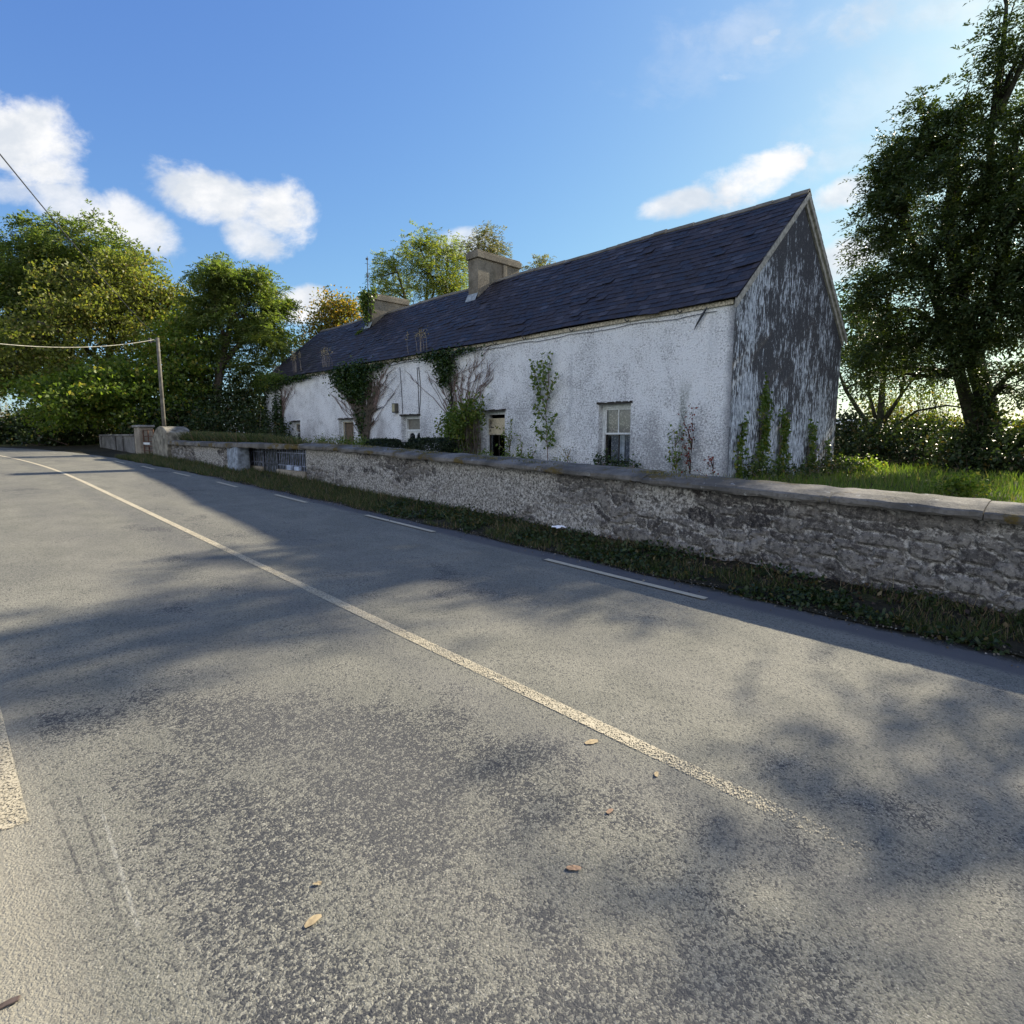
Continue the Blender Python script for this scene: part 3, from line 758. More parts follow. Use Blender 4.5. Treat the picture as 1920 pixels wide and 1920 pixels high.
# door with fanlight and two round-headed lights
u0, u1, z0, z1 = OPEN[2]
b = MB(); b.box(.2, .32, u0 + .002, u0 + .09, z0, z1 - .002); b.box(.2, .32, u1 - .09, u1 - .002, z0, z1 - .002); b.box(.2, .32, u0 + .09, u1 - .09, z1 - .12, z1 - .002)
b.box(.2, .32, u0 + .09, u1 - .09, 1.76, 1.84)
door = b.build('door', WHITEP, house)
b = MB(); xs0, xs1 = u0 + .092, u1 - .092; c = (xs0 + xs1) / 2
b.box(.24, .29, xs0, xs0 + .08, z0, 1.758); b.box(.24, .29, xs1 - .08, xs1, z0, 1.758); b.box(.24, .29, c - .05, c + .05, z0, 1.758); b.box(.24, .29, xs0 + .08, c - .05, z0, .55); b.box(.24, .29, c + .05, xs1 - .08, z0, .55)
for (a, e) in ((xs0 + .08, c - .05), (c + .05, xs1 - .08)):
    n = 12; poly = [(a, 1.758), (e, 1.758)] + [((a + e) / 2 + (e - a) / 2 * math.cos(math.pi * i / n), 1.56 + .15 * math.sin(math.pi * i / n)) for i in range(n + 1)]
    b.prism(poly, 0, .24, .29)
b.build('door_leaf', WHITEP, door)
MB().add([(.27, xs0, 1.84), (.27, xs1, 1.84), (.27, xs1, z1 - .12), (.27, xs0, z1 - .12)], [(0, 1, 2, 3)]).build('fanlight_pane', plain('dusty glass', (.16, .15, .13), .35, spec=.5), door)
MB().add([(.275, xs0, .5), (.275, xs1, .5), (.275, xs1, 1.75), (.275, xs0, 1.75)], [(0, 1, 2, 3)]).build('pane', GLASS, door)
rr = np.random.default_rng(71); b = MB()
for i in range(18):
    ua, ub = u0 - .05 + (u1 - u0 + .1) * i / 18, u0 - .05 + (u1 - u0 + .1) * (i + 1) / 18
    b.box(-.04 - rr.random() * .02, -.003, ua, ub - .002, z1 + .004, z1 + .04 + rr.random() * .03)
b.build('head_strip', DARKW, door)
# lamp box beside the door and cables above it
b = MB(); b.box(-.16, -.003, 13.28, 13.52, 2.48, 2.84); lamp = b.build('wall_box', plain('brown metal box', (.09, .085, .07), .6), house, bevel=.015)
MB().box(-.168, -.162, 13.31, 13.49, 2.52, 2.80).build('cover', plain('yellowed cover', (.34, .31, .2), .5), lamp)
for (ua, ub, za, zb, am) in ((13.1, 12.98, EZ - .35, 2.42, .02), (11.95, 11.9, EZ - .45, 2.4, .01), (11.86, 11.88, EZ - .45, 2.42, .10)):
    b = MB(); b.tube([(-.02, ua + (ub - ua) * i / 12 - am * math.sin(math.pi * i / 12), za + (zb - za) * i / 12) for i in range(13)], .011, 4); b.build('cable', IRON, house)

def chimney(u0, u1, v0, v1, zt, step):
    b = MB(); b.box(v0, v1 if not step else v0 + 1.35, u0, u1, EZ + SLP * (v0 + OVE) - .5, zt - .30)
    if step: b.box(v0 + 1.352, v1, u0 + .0, u1, EZ + SLP * 2.2, zt - .26); b.box(v0 + 1.30, v0 + 1.5, u0 - .06, u0 - .001, EZ + SLP * 3.4, zt - .32)
    ch = b.build('chimney', CHIM, house, bevel=.02)
    b = MB(); b.box(v0 - .07, v1 + .07, u0 - .07, u1 + .07, zt - .30, zt - .06); b.box(v0 - .03, v1 + .03, u0 - .03, u1 + .03, zt - .058, zt)
    b.build('chimney_cap', CHIM, ch, bevel=.025)
    zf = lambda v: EZ + SLP * (v + OVE) + .05
    MB().add([(v0 - .16, u0 - .02, zf(v0 - .16)), (v0 - .16, u1 + .02, zf(v0 - .16)), (v0 - .004, u1 + .02, zf(v0) + .16), (v0 - .004, u0 - .02, zf(v0) + .16)], [(0, 1, 2, 3)]).build('flashing', plain('lead flashing', (.30, .33, .34), .5), ch)
    return ch
c1 = chimney(11.58, 12.15, 2.60, 4.85, 8.66, True); c1['label'] = 'taller stepped chimney of bare brown render'
c2 = chimney(19.45, 19.98, 2.60, 4.65, 8.42, False); c2['label'] = 'lower chimney half hidden in ivy'
# aerial
ap = hw(2.45, 19.5, 0)
b = MB(); b.tube([(0, 0, 7.4), (0, 0, 8.5), (.01, 0, 9.25), (.02, 0, 10.05)], [.028, .026, .02, .018], 6); b.box(-.04, .04, -.04, .04, 9.1, 9.2); b.box(-.05, .05, -.03, .03, 9.9, 9.98)
b.tube([(-.12, 0, 9.72), (.12, 0, 9.72)], .01, 4)
tag(b.build('aerial', IRON, None, loc=(ap[0], ap[1], 0), rz=H_ROT), 'thin rusty aerial mast rising from the ivy on the chimney', 'aerial')

# ------------------------------------------------------------------ stone walls
def stone_wall(name, s0, s1, tface, zlo, zhi, thick, seed, lime_f, parent, res=.035):
    ns = int((s1 - s0) / res) + 1; nz = int(.95 / res) + 1
    S, Q = np.meshgrid(np.linspace(s0, s1, ns), np.linspace(0, 1, nz))
    zl, zh = zlo(S), zhi(S); Z = zl + (zh - zl) * Q
    H = Z - g(S); rng = np.random.default_rng(seed)
    # rubble courses
    rows = np.array([-.3, -.14, .02, .15, .33, .45, .62, .74, .9, 1.05, 1.3, 1.6])
    hj = H + (fbm(S * 1.7, H * 1.2, seed) - .5) * .42 + (fbm(S * 5, H * 3, seed + 31) - .5) * .10
    ri = np.clip(np.searchsorted(rows, hj) - 1, 0, len(rows) - 2)
    fz = (hj - rows[ri]) / (rows[ri + 1] - rows[ri]); rh = rows[ri + 1] - rows[ri]
    wd = .30 + .22 * np.sin(ri * 3.7 + 1)**2; xx = (S + ri * 1.37 + (fbm(S * 2.2, H * 3, seed + 9) - .5) * .6) / wd
    wob = vnoise(np.floor(xx), ri * 7.0, 5) * .5 - .25
    xi = np.floor(xx + .0); fx = xx - xi
    idn = vnoise(xi + .01, ri * 3.0 + .01, 21 + seed)
    ed = np.minimum(np.minimum(fx, 1 - fx) * wd, np.minimum(fz, 1 - fz) * rh)
    mortar = np.clip(1 - ed / (.022 + .035 * fbm(S * 3, H * 3, seed + 40)), 0, 1)
    lime = np.clip((fbm(S * .8, H * 1.5, seed + 3) - lime_f(S)) * 5 + (fbm(S * 4.5, H * 6, seed + 4) - .5) * 1.6, 0, 1)
    depth = (1 - lime) * (np.clip(ed / .03, 0, 1) * (.022 + .028 * idn)) + lime * .03 + (fbm(S * 7, H * 7, seed + 6) - .5) * .035 + (fbm(S * 1.1, H * .9, seed + 7) - .5) * .07
    bot = np.clip(1 - (H - .0) / .14, 0, 1) * (fbm(S * 3, H * 0, seed + 8) - .35) * .12
    T = tface - depth - bot
    V = np.stack([T.ravel(), S.ravel(), Z.ravel()], 1).tolist()
    F = [(j * ns + i, (j + 1) * ns + i, (j + 1) * ns + i + 1, j * ns + i + 1) for j in range(nz - 1) for i in range(ns - 1)]
    k = len(V)
    for i in range(ns): V += [(tface + thick, float(S[-1, i]), float(Z[-1, i])), (tface + thick, float(S[0, i]), float(Z[0, i]))]
    for i in range(ns - 1):
        tp = (nz - 1) * ns + i
        F += [(tp, k + 2 * i, k + 2 * i + 2, tp + 1), (k + 2 * i, k + 2 * i + 1, k + 2 * i + 3, k + 2 * i + 2)]
    for e in (0, ns - 1):
        loop = [j * ns + e for j in range(nz)] + [k + 2 * e, k + 2 * e + 1]
        F.append(tuple(loop) if e else tuple(loop[::-1]))
    o = raw_mesh(name, V, F, STONE, parent)
    me = o.data; n = len(me.vertices); pad = n - S.size
    for nm, arr in (('stone_id', idn), ('mortar', mortar), ('lime', lime)):
        a = me.attributes.new(nm, 'FLOAT', 'POINT'); a.data.foreach_set('value', np.concatenate([arr.ravel(), np.full(pad, .6)]).astype(np.float32))
    return o
def coping(name, s0, s1, prof, zf, seed, parent, joints, tshift=lambda s: 0.0):
    """prof: list of (t, dz) from lower front round to lower back"""
    rng = np.random.default_rng(seed); out = MB(); st_ = .05; cur = s0; js = [s0] + list(joints) + [s1]
    for a, c in zip(js[:-1], js[1:]):
        sa = np.unique(np.concatenate([np.arange(a + .004, c - .004, st_), [c - .004]])); dzj, dtj = rng.normal(0, .007), rng.normal(0, .010)
        V = []
        for s_ in sa:
            for i, (t_, dz_) in enumerate(prof):
                nz1 = (float(fbm(np.array(s_ * 5.), np.array(i * 3.1), seed)) - .5)
                e = min(s_ - a, c - s_); rnd = -.006 * max(0, 1 - e / .03)
                V.append((t_ + dtj + nz1 * .034 + tshift(s_), s_, zf(s_) + dz_ + dzj + nz1 * .026 + rnd))
        n = len(prof); F = [(i * n + j, i * n + (j + 1) % n, (i + 1) * n + (j + 1) % n, (i + 1) * n + j) for i in range(len(sa) - 1) for j in range(n)]
        F += [tuple(range(n)), tuple(range((len(sa) - 1) * n, len(sa) * n))[::-1]]
        out.add(V, F)
    return out.build(name, COPING, parent)
W1 = empty('stone_wall', (0, 0, 0), ROAD_ROT)
tag(W1, 'long low rubble stone wall with mossy concrete coping in front of the white cottage', 'wall')
stone_wall('masonry', -7, 13.36, 6.42, lambda S: g(S) - .08, lambda S: g(S) + .86, .36, 2, lambda S: np.interp(S, [-7, -.5, 2.2, 5, 8, 13], [.49, .47, .43, .38, .34, .32]), W1)
PROF = [(6.275, -.005), (6.255, .018), (6.26, .060), (6.285, .078), (6.42, .108), (6.6, .125), (6.8, .128), (6.87, .11), (6.87, -.02)]
coping('coping', -7, 13.42, PROF, lambda s: float(g(s)) + .875 - .05 * max(0, (s - 11.5) / 2), 4, W1, [-4.6, -2.2, .55, 1.75, 3.9, 5.6, 8.1, 10.2, 12.1])
W2 = empty('stone_wall', (0, 0, 0), ROAD_ROT)
tag(W2, 'lower stretch of stone wall with grass growing over it between railings and field gate', 'wall')
stone_wall('masonry', 17.0, 24.6, 6.05, lambda S: g(S) - .1, lambda S: np.full_like(S, 1.27), .4, 6, lambda S: np.full_like(S, .36), W2, .045)
PROF2 = [(5.93, -.01), (5.91, .02), (5.92, .10), (5.95, .125), (6.2, .145), (6.5, .145), (6.52, .0)]
coping('coping', 13.2, 24.6, PROF2, lambda s: 1.285, 8, W2, [15.2, 17.0, 19.4, 22.0], lambda s: float(np.interp(s, [13.2, 17.2], [.50, 0])))
b = MB(); b.box(5.96, 6.3, 16.62, 17.4, .42, 1.283); b.build('pier', plain('blue grey render', (.22, .25, .29), .9, var=.4, scale=9, bump=.5), W2, bevel=.02)
# railings with a little gate
RAILP = plain('blue grey iron paint', (.13, .145, .185), .6, var=.5, scale=12)
RL = empty('iron_railings', (0, 0, 0), ROAD_ROT)
tag(RL, 'black iron railings on a low plinth between two stretches of stone wall', 'railings')
for (sa, sb, zt) in ((16.03, 17.9, .76), (13.45, 15.1, .73)):
    MB().box(6.38, 6.55, sa, sb, .30, zt).build('plinth', CONC_TAN, RL, bevel=.02)
    b = MB()
    for s_ in np.arange(sa + .04, sb - .02, .10):
        j = random.gauss(0, .006); b.box(6.45 + j, 6.462 + j, s_ - .017, s_ + .017, zt - .01, 1.25 + random.uniform(-.02, .02))
    for z_ in (zt + .10, 1.15): b.box(6.440, 6.472, sa, sb, z_, z_ + .03)
    b.build('railing', RAILP, RL)
for s_, h in ((13.85, .10), (14.3, .12)):
    o = MB().box(6.36, 6.44, s_ - .13, s_ + .13, .735, .735 + h).build('plastic_tub', plain('blueish plastic', (.36, .41, .52), .5), None, rz=ROAD_ROT, bevel=.012)
    tag(o, 'pale plastic tub on the plinth %s the railings' % ('at the right end of' if s_ < 14 else 'left of the other tub before'), 'tub')
GT = empty('garden_gate', (0, 0, 0), ROAD_ROT)
tag(GT, 'small black iron garden gate hung between the railings', 'gate')
b = MB()
for s_ in np.arange(15.2, 15.98, .10): b.box(6.45, 6.462, s_ - .016, s_ + .016, .50, 1.26)
b.build('bars', RAILP, GT)
b = MB(); b.box(6.44, 6.474, 15.13, 16.0, .54, .58); b.box(6.44, 6.474, 15.13, 16.0, .84, .87); b.box(6.44, 6.474, 15.13, 16.0, 1.18, 1.21); b.box(6.44, 6.474, 15.105, 15.128, .44, 1.27); b.box(6.44, 6.474, 16.002, 16.026, .44, 1.27)
b.build('gate_frame', IRON, GT)
# gate pillars, field gate and concrete wall farther left
def hump(name, mat, label, cat, s0, s1, t0, t1, z0, zt, rise):
    n = 14; poly = [(s0, z0), (s1, z0)] + [(s1 + (s0 - s1) * i / n, zt + rise * math.sin(math.pi * i / n) ** .8 - .25 * (1 - i / n) ** 2) for i in range(n + 1)]
    o = MB().prism(poly, 0, t0, t1).build(name, mat, None, rz=ROAD_ROT, bevel=.03)
    return tag(o, label, cat)
hump('gate_pier', plain('mossy grey stone', (.19, .175, .14), .92, var=.55, scale=5, bump=.6), 'round-topped grey stone pier at the end of the grassy wall', 'gate pier', 23.0, 24.95, 5.9, 6.7, .6, 1.72, .27)
b = MB(); b.box(5.85, 6.35, 26.5, 27.3, .7, 1.93); pr = b.build('gate_pillar', CONC_TAN, None, rz=ROAD_ROT, bevel=.03)
tag(pr, 'square pale gate pillar beside the rusty field gate', 'gate pillar')
MB().box(5.80, 6.4, 26.42, 27.38, 1.932, 2.02).build('pillar_cap', CONC, pr, bevel=.02)
FG = empty('field_gate', (0, 0, 0), ROAD_ROT); tag(FG, 'rusty tubular field gate between the pier and the square pillar', 'gate')
for z_ in (.85, 1.02, 1.2, 1.38, 1.58, 1.82): MB().tube([(5.98, 25.0, z_), (5.98, 26.46, z_)], .018, 6).build('bar', RUST, FG)
for s_ in (25.0, 25.75, 26.46): MB().tube([(5.98, s_, .8), (5.98, s_, 1.84)], .022, 6).build('upright', RUST, FG)
MB().box(5.945, 5.955, 25.5, 26.4, 1.26, 1.34).build('plate', WHITEP, FG)
b = MB(); b.box(5.85, 6.1, 27.4, 33.9, .6, 1.58); b.box(5.80, 6.14, 27.4, 33.9, 1.582, 1.66)
for s_ in (29.2, 30.6, 33.6): b.box(5.79, 5.848, s_, s_ + .25, .7, 1.58)
o = b.build('concrete_wall', mat_concrete('streaked dark concrete', (.085, .082, .08), (.20, .195, .185), .3, (.04, .045, .025)), None, rz=ROAD_ROT, bevel=.02); tag(o, 'low streaked concrete wall left of the square gate pillar', 'wall')

# ------------------------------------------------------------------ telegraph pole and cables
pp = at(308, 800, 26.3); pz = float(height(pp[0], pp[1])); ptop = at(303, 634, 26.3)[2]
PL = empty('telegraph_pole', (pp[0], pp[1], pz)); tag(PL, 'grey wooden telegraph pole in front of the tall trees', 'pole')
b = MB(); b.tube([(0, 0, -.1), (0, .0, 2.5), (.01, 0, ptop - pz)], [.075, .068, .058], 10); b.build('pole', plain('grey weathered wood', (.13, .12, .10), .9, var=.35, scale=6), PL, smooth=True)
b = MB(); b.tube([(-.25, -.05, ptop - pz - .15), (.02, .05, ptop - pz - .15)], .02, 5); b.box(-.3, -.22, -.09, -.01, ptop - pz - .2, ptop - pz - .02); b.build('bracket', IRON, PL)
top = Vector((pp[0] - .03, pp[1], ptop - .05))
def cable(name, a, c, sagv, r, mat, label):
    P = [Vector(a).lerp(Vector(c), i / 40) - Vector((0, 0, sagv * 4 * (i / 40) * (1 - i / 40))) for i in range(41)]
    return tag(MB().tube(P, r, 5).build(name, mat), label, 'cable')
far = at(-420, 560, 21)
cable('overhead_cable', top, far, .62, .011, plain('pale cable', (.42, .40, .33), .6), 'pale sagging cable running left from the pole across the trees')
f2 = at(-60, 215, 9)
cable('overhead_cable', top + Vector((-.05, 0, .15)), f2, .12, .0085, IRON, 'dark cable rising steeply from the pole into the blue sky')

# ------------------------------------------------------------------ trees
def skeleton_tree(name, label, cat, base, trunk, blobs, leaf, rng, n_cl=260, per=14, fl=.34, ll=.13, lw=.05, n_leaflet=7, cr=.55, bark=BARK, r0=.25, group=None, mode='frond', droop=.5, forks=None, twigs=1.0, bias=2.2):
    """trunk: list of world points; blobs: (centre, radii, share) in world units"""
    zb = float(height(base[0], base[1])); root = empty(name, (base[0], base[1], zb)); tag(root, label, cat, group)
    off = np.array([base[0], base[1], zb])
    tb = MB()
    trunk = [np.array(p, float) for p in trunk]
    tb.tube([p - off for p in trunk], [r0 * (1 - .65 * i / (len(trunk) - 1)) for i in range(len(trunk))], 9)
    extra = []
    for fk in (forks or []):
        fk = [np.array(p, float) for p in fk[:-1]] + [fk[-1]]
        tb.tube([p - off for p in fk[:-1]], [fk[-1] * (1 - .65 * i / (len(fk) - 2)) for i in range(len(fk) - 1)], 8); extra += fk[:-1][1:]
    nodes = np.array(trunk[1:] + extra)
    Q = []; tot = sum(b_[2] for b_ in blobs)
    for (c, r, share) in blobs:
        c = np.array(c, float); r = np.array(r, float)
        d = np.linalg.norm(nodes - c, axis=1) + np.clip(nodes[:, 2] - c[2], 0, None) * 1.5
        n0 = nodes[np.argmin(d)]
        mid = (n0 + c) / 2 + np.array([0, 0, .12 * np.linalg.norm(c - n0)]) + rng.normal(0, .12, 3)
        limb = [n0, n0 * .55 + mid * .45, mid, mid * .45 + c * .55, c]
        lr = max(.03, r0 * .32)
        tb.tube([p - off for p in limb], [lr, lr * .8, lr * .6, lr * .42, lr * .25], 6)
        m = max(4, int(n_cl * share / tot))
        dirs = unit(rng.normal(0, 1, (m, 3))); rad = rng.random((m, 1)) ** (1 / bias)
        lump = 1 + .28 * np.sin(dirs[:, :1] * 5 + c[0]) * np.sin(dirs[:, 1:2] * 6 + c[1]) + .10 * np.clip(rng.normal(0, 1, (m, 1)), -1.5, 1.0)
        C = c + dirs * rad * r * lump
        out = unit(C - c + np.array([0, 0, .3]))
        for i in range(m):
            if rng.random() < twigs * .6:
                p0 = limb[rng.integers(1, 5)]; md = (p0 + C[i]) / 2 + rng.normal(0, .1, 3) + np.array([0, 0, .06 * np.linalg.norm(C[i] - p0)])
                tb.tube([p0 - off, md - off, C[i] - off], [lr * .24, lr * .15, .006], 4)
        rep = np.repeat(np.arange(m), per)
        cc = C[rep] + rng.normal(0, 1, (m * per, 3)) * np.array([cr, cr, cr * .5]) * .6
        oo = out[rep]
        if mode == 'frond': Q.append(fronds(cc, oo, rng, n_leaflet, fl, ll, lw, droop))
        else: Q.append(scatter_leaves(cc, rng, ll, lw, .9, oo * .5))
    tb.build('trunk', bark, root, smooth=True)
    quads('crown', np.concatenate(Q) - off, leaf, root)
    return root
def bl(x, y, D, rx, ry=None, share=None, dz=1.0):
    c = at(x, y, D); k = (c[1] * CPI - (c[2] - EYE) * SPI) / FPX; ry = ry or rx
    return (c, (rx * k, rx * k * dz, ry * k), share if share is not None else rx * ry)
def gp(x, y): return float(height(x, y))
def trk(*pts): return [at(*p) for p in pts]
R_ = lambda n: np.random.default_rng(n)
# ---- left group
b0 = at(130, 820, 44.0)
skeleton_tree('ash_tree', 'tallest bright green ash tree at the far left, above the cables', 'tree', b0, [np.array([b0[0], b0[1], gp(*b0[:2])])] + trk((125, 700, 44.0), (130, 560, 44.0), (150, 470, 44.0)),
    [bl(75, 470, 44.0, 60, 55), bl(150, 455, 43.0, 75, 48), bl(225, 500, 43.0, 70, 45), bl(40, 560, 44.0, 60, 70), bl(130, 560, 45.0, 90, 60), bl(10, 500, 46.0, 45, 40), bl(-60, 560, 45.0, 70, 80), bl(30, 640, 44.0, 60, 50), bl(-40, 660, 43.0, 70, 60), bl(230, 570, 45.0, 70, 50)],
    L_ASH, R_(1), 400, 34, .46, .19, .075, 7, .62, r0=.34, forks=[trk((125, 700, 44.0), (70, 600, 44.0), (50, 520, 44.0)) + [.2], trk((128, 640, 44.0), (190, 570, 44.0), (215, 510, 44.0)) + [.18]])
b0 = at(205, 825, 40.0)
skeleton_tree('sycamore_tree', 'broad tree with yellowing leaves and bare twigs behind the telegraph pole', 'tree', b0, [np.array([b0[0], b0[1], gp(*b0[:2])])] + trk((200, 720, 40.0), (210, 620, 40.0), (225, 540, 40.0)),
    [bl(235, 505, 40.0, 62, 32, 1500), bl(175, 530, 40.0, 70, 42, 2400), bl(275, 550, 40.0, 60, 45, 2200), bl(130, 600, 39.0, 75, 48, 2600), bl(220, 600, 39.0, 95, 55, 3800), bl(310, 600, 40.0, 42, 40, 1200), bl(60, 650, 39.0, 85, 50, 3200), bl(-20, 690, 39.0, 70, 40, 1600), bl(140, 690, 38.5, 85, 45, 3000), bl(50, 720, 39, 60, 30, 1600), bl(260, 660, 39, 70, 45, 2600), bl(330, 570, 40, 30, 45, 1000)],
    L_YEL, R_(2), 430, 62, .3, .18, .13, 5, .66, r0=.3, mode='leaf', twigs=1.6, forks=[trk((203, 690, 40.0), (120, 620, 39.0), (60, 600, 39.0)) + [.15], trk((208, 650, 40.0), (290, 580, 40.0), (310, 545, 40.0)) + [.14]])
b0 = at(235, 830, 36.0)
skeleton_tree('lime_tree', 'lower tree with large bright lime green leaves beside the telegraph pole', 'tree', b0, [np.array([b0[0], b0[1], gp(*b0[:2])])] + trk((232, 780, 36.0), (225, 720, 36.0), (220, 670, 36.0)),
    [bl(330, 690, 36.0, 62, 75, 4200), bl(345, 610, 37.0, 40, 45, 1500), bl(250, 710, 35.5, 75, 45, 3200), bl(190, 750, 35.0, 90, 38, 3200), bl(270, 770, 35.0, 80, 35, 2800), bl(120, 730, 36.0, 70, 40, 2200), bl(355, 760, 36.0, 45, 45, 1800), bl(95, 775, 36.5, 50, 30, 900), bl(385, 690, 38, 30, 60, 1500), bl(180, 715, 37, 80, 36, 2200)],
    L_LIME, R_(3), 380, 74, .3, .19, .14, 5, .66, r0=.2, mode='leaf', forks=[trk((230, 760, 36.0), (310, 720, 36.0), (340, 640, 36.0)) + [.12]])
b0 = at(408, 815, 36.0)
skeleton_tree('ash_tree', 'separate ash tree with leaning dark trunk left of the white cottage', 'tree', b0, [np.array([b0[0], b0[1], gp(*b0[:2])])] + trk((405, 760, 36.0), (412, 690, 36.0), (425, 640, 36.0), (432, 600, 36.0)),
    [bl(402, 512, 36.0, 38, 26), bl(430, 535, 36.0, 45, 34), bl(478, 540, 36.5, 40, 32), bl(395, 575, 36.0, 32, 34), bl(455, 590, 36.0, 55, 36), bl(510, 585, 37.0, 36, 30), bl(490, 630, 36.0, 45, 32), bl(385, 640, 36.0, 26, 36, 700), bl(470, 680, 36.0, 45, 26, 700)],
    L_ASH, R_(4), 190, 36, .42, .17, .065, 7, .52, r0=.3, forks=[trk((412, 690, 36.0), (445, 650, 36.0), (480, 620, 36.0), (500, 590, 37.0)) + [.17], trk((425, 640, 36.0), (405, 590, 36.0), (402, 540, 36.0)) + [.14]], bark=BARK)
b0 = at(545, 800, 38)
skeleton_tree('hawthorn_tree', 'brownish hawthorn tree against the left end of the cottage', 'tree', b0, [np.array([b0[0], b0[1], gp(*b0[:2])])] + trk((540, 740, 38), (530, 670, 38), (525, 620, 38)),
    [bl(515, 625, 38, 40, 32), bl(495, 665, 37, 42, 34), bl(545, 660, 38, 40, 34), bl(470, 720, 37, 50, 34), bl(540, 710, 38, 60, 38)],
    L_YEL, R_(5), 190, 18, .3, .15, .1, 5, .7, r0=.2, mode='leaf', twigs=1.5)
b0 = at(640, 800, 46)
skeleton_tree('maple_tree', 'small orange autumn tree behind the left end of the roof', 'tree', b0, [np.array([b0[0], b0[1], gp(*b0[:2])])] + trk((640, 720, 46), (635, 650, 46), (632, 600, 46)),
    [bl(622, 580, 46, 38, 26), bl(655, 585, 46, 30, 24), bl(610, 615, 46, 36, 30), bl(650, 620, 46, 44, 30), bl(580, 640, 46, 30, 26, 500)],
    L_ORANGE, R_(6), 300, 20, .3, .2, .15, 5, .7, r0=.2, mode='leaf')
b0 = at(795, 800, 42)
skeleton_tree('willow_tree', 'airy pale green tree standing behind the two chimneys', 'tree', b0, [np.array([b0[0], b0[1], gp(*b0[:2])])] + trk((795, 700, 42), (800, 600, 42), (800, 540, 42)),
    [bl(740, 500, 42, 36, 32), bl(785, 462, 42, 42, 28), bl(835, 470, 42, 40, 32), bl(800, 510, 41, 50, 38), bl(860, 510, 42, 28, 40), bl(745, 545, 42, 42, 26), bl(835, 550, 42, 45, 30), bl(715, 520, 42, 18, 14, 150)],
    L_WILLOW, R_(7), 250, 13, .36, .20, .055, 7, .6, r0=.2, twigs=1.6, forks=[trk((797, 640, 42), (760, 560, 42), (745, 510, 42)) + [.14], trk((797, 640, 42), (835, 560, 42), (840, 480, 42)) + [.14], trk((799, 600, 42), (815, 540, 42), (790, 470, 42)) + [.1]])
b0 = at(915, 800, 40)
skeleton_tree('birch_tree', 'sparse twiggy pale tree behind the stepped chimney', 'tree', b0, [np.array([b0[0], b0[1], gp(*b0[:2])])] + trk((915, 640, 40), (917, 540, 40), (916, 470, 40)),
    [bl(912, 445, 40, 26, 20), bl(930, 470, 40, 26, 24), bl(895, 470, 40, 22, 24), bl(925, 500, 40, 34, 24)],
    L_PALE, R_(8), 100, 10, .3, .17, .05, 6, .5, r0=.12, twigs=2.0)
b0 = at(1015, 800, 38)
skeleton_tree('birch_tree', 'small pale treetop just showing over the roof ridge', 'tree', b0, [np.array([b0[0], b0[1], gp(*b0[:2])])] + trk((1015, 640, 38), (1017, 540, 38), (1016, 500, 38)),
    [bl(1014, 498, 38, 24, 14), bl(1020, 530, 38, 40, 26)], L_PALE, R_(9), 60, 10, .3, .16, .05, 6, .45, r0=.1, twigs=2.0)
# ---- right group
RB = at(1862, 872, 23.5)
rb0 = np.array([RB[0], RB[1], gp(*RB[:2])])
skeleton_tree('ash_tree', 'big dark ash tree with ivy-clad forked trunk right of the gable', 'tree', RB, [rb0] + trk((1858, 820, 23.5), (1848, 750, 23.5), (1828, 680, 23.5), (1800, 560, 23.5), (1780, 420, 23.5), (1790, 280, 23.5)),
    [bl(1730, 240, 23, 66, 56), bl(1690, 300, 23.5, 50, 50, 2300), bl(1800, 215, 23, 56, 50), bl(1855, 225, 23, 56, 50, 2200), bl(1662, 365, 23.5, 40, 40, 1500), bl(1700, 320, 23.5, 62, 55), bl(1800, 320, 22.5, 110, 80), bl(1690, 420, 23, 60, 50), bl(1790, 440, 22.5, 115, 75), bl(1900, 400, 22, 100, 100), bl(1660, 500, 23.5, 62, 50), bl(1760, 545, 22.5, 110, 65),
     bl(1870, 560, 22, 90, 80), bl(1640, 580, 23, 62, 55), bl(1720, 640, 22.5, 95, 48), bl(1835, 640, 22, 80, 50), bl(1640, 650, 23, 60, 38, 2000), bl(1672, 370, 23.5, 48, 46, 2400), bl(1652, 450, 23.5, 40, 40, 1700), bl(1625, 540, 23.5, 42, 40, 1700), bl(1915, 95, 23, 62, 80, 2900), bl(1690, 700, 23, 60, 34, 1700), bl(1780, 690, 22.5, 60, 36, 1900), bl(1900, 730, 22.5, 50, 36, 1300), bl(1625, 700, 24, 45, 34, 1300), bl(1960, 250, 22.5, 80, 90, 3600), bl(1990, 480, 22, 110, 110), bl(1940, 680, 22, 70, 50, 2200), bl(1960, 10, 23, 62, 70, 1500), bl(1890, -30, 24, 50, 50, 900)],
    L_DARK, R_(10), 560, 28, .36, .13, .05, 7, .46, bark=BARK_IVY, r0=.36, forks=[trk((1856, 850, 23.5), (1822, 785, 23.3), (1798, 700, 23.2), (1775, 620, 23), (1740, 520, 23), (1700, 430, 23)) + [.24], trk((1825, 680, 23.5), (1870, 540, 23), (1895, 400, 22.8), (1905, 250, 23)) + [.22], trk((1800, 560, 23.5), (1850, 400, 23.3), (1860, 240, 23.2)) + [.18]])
b0 = at(1650, 830, 28)
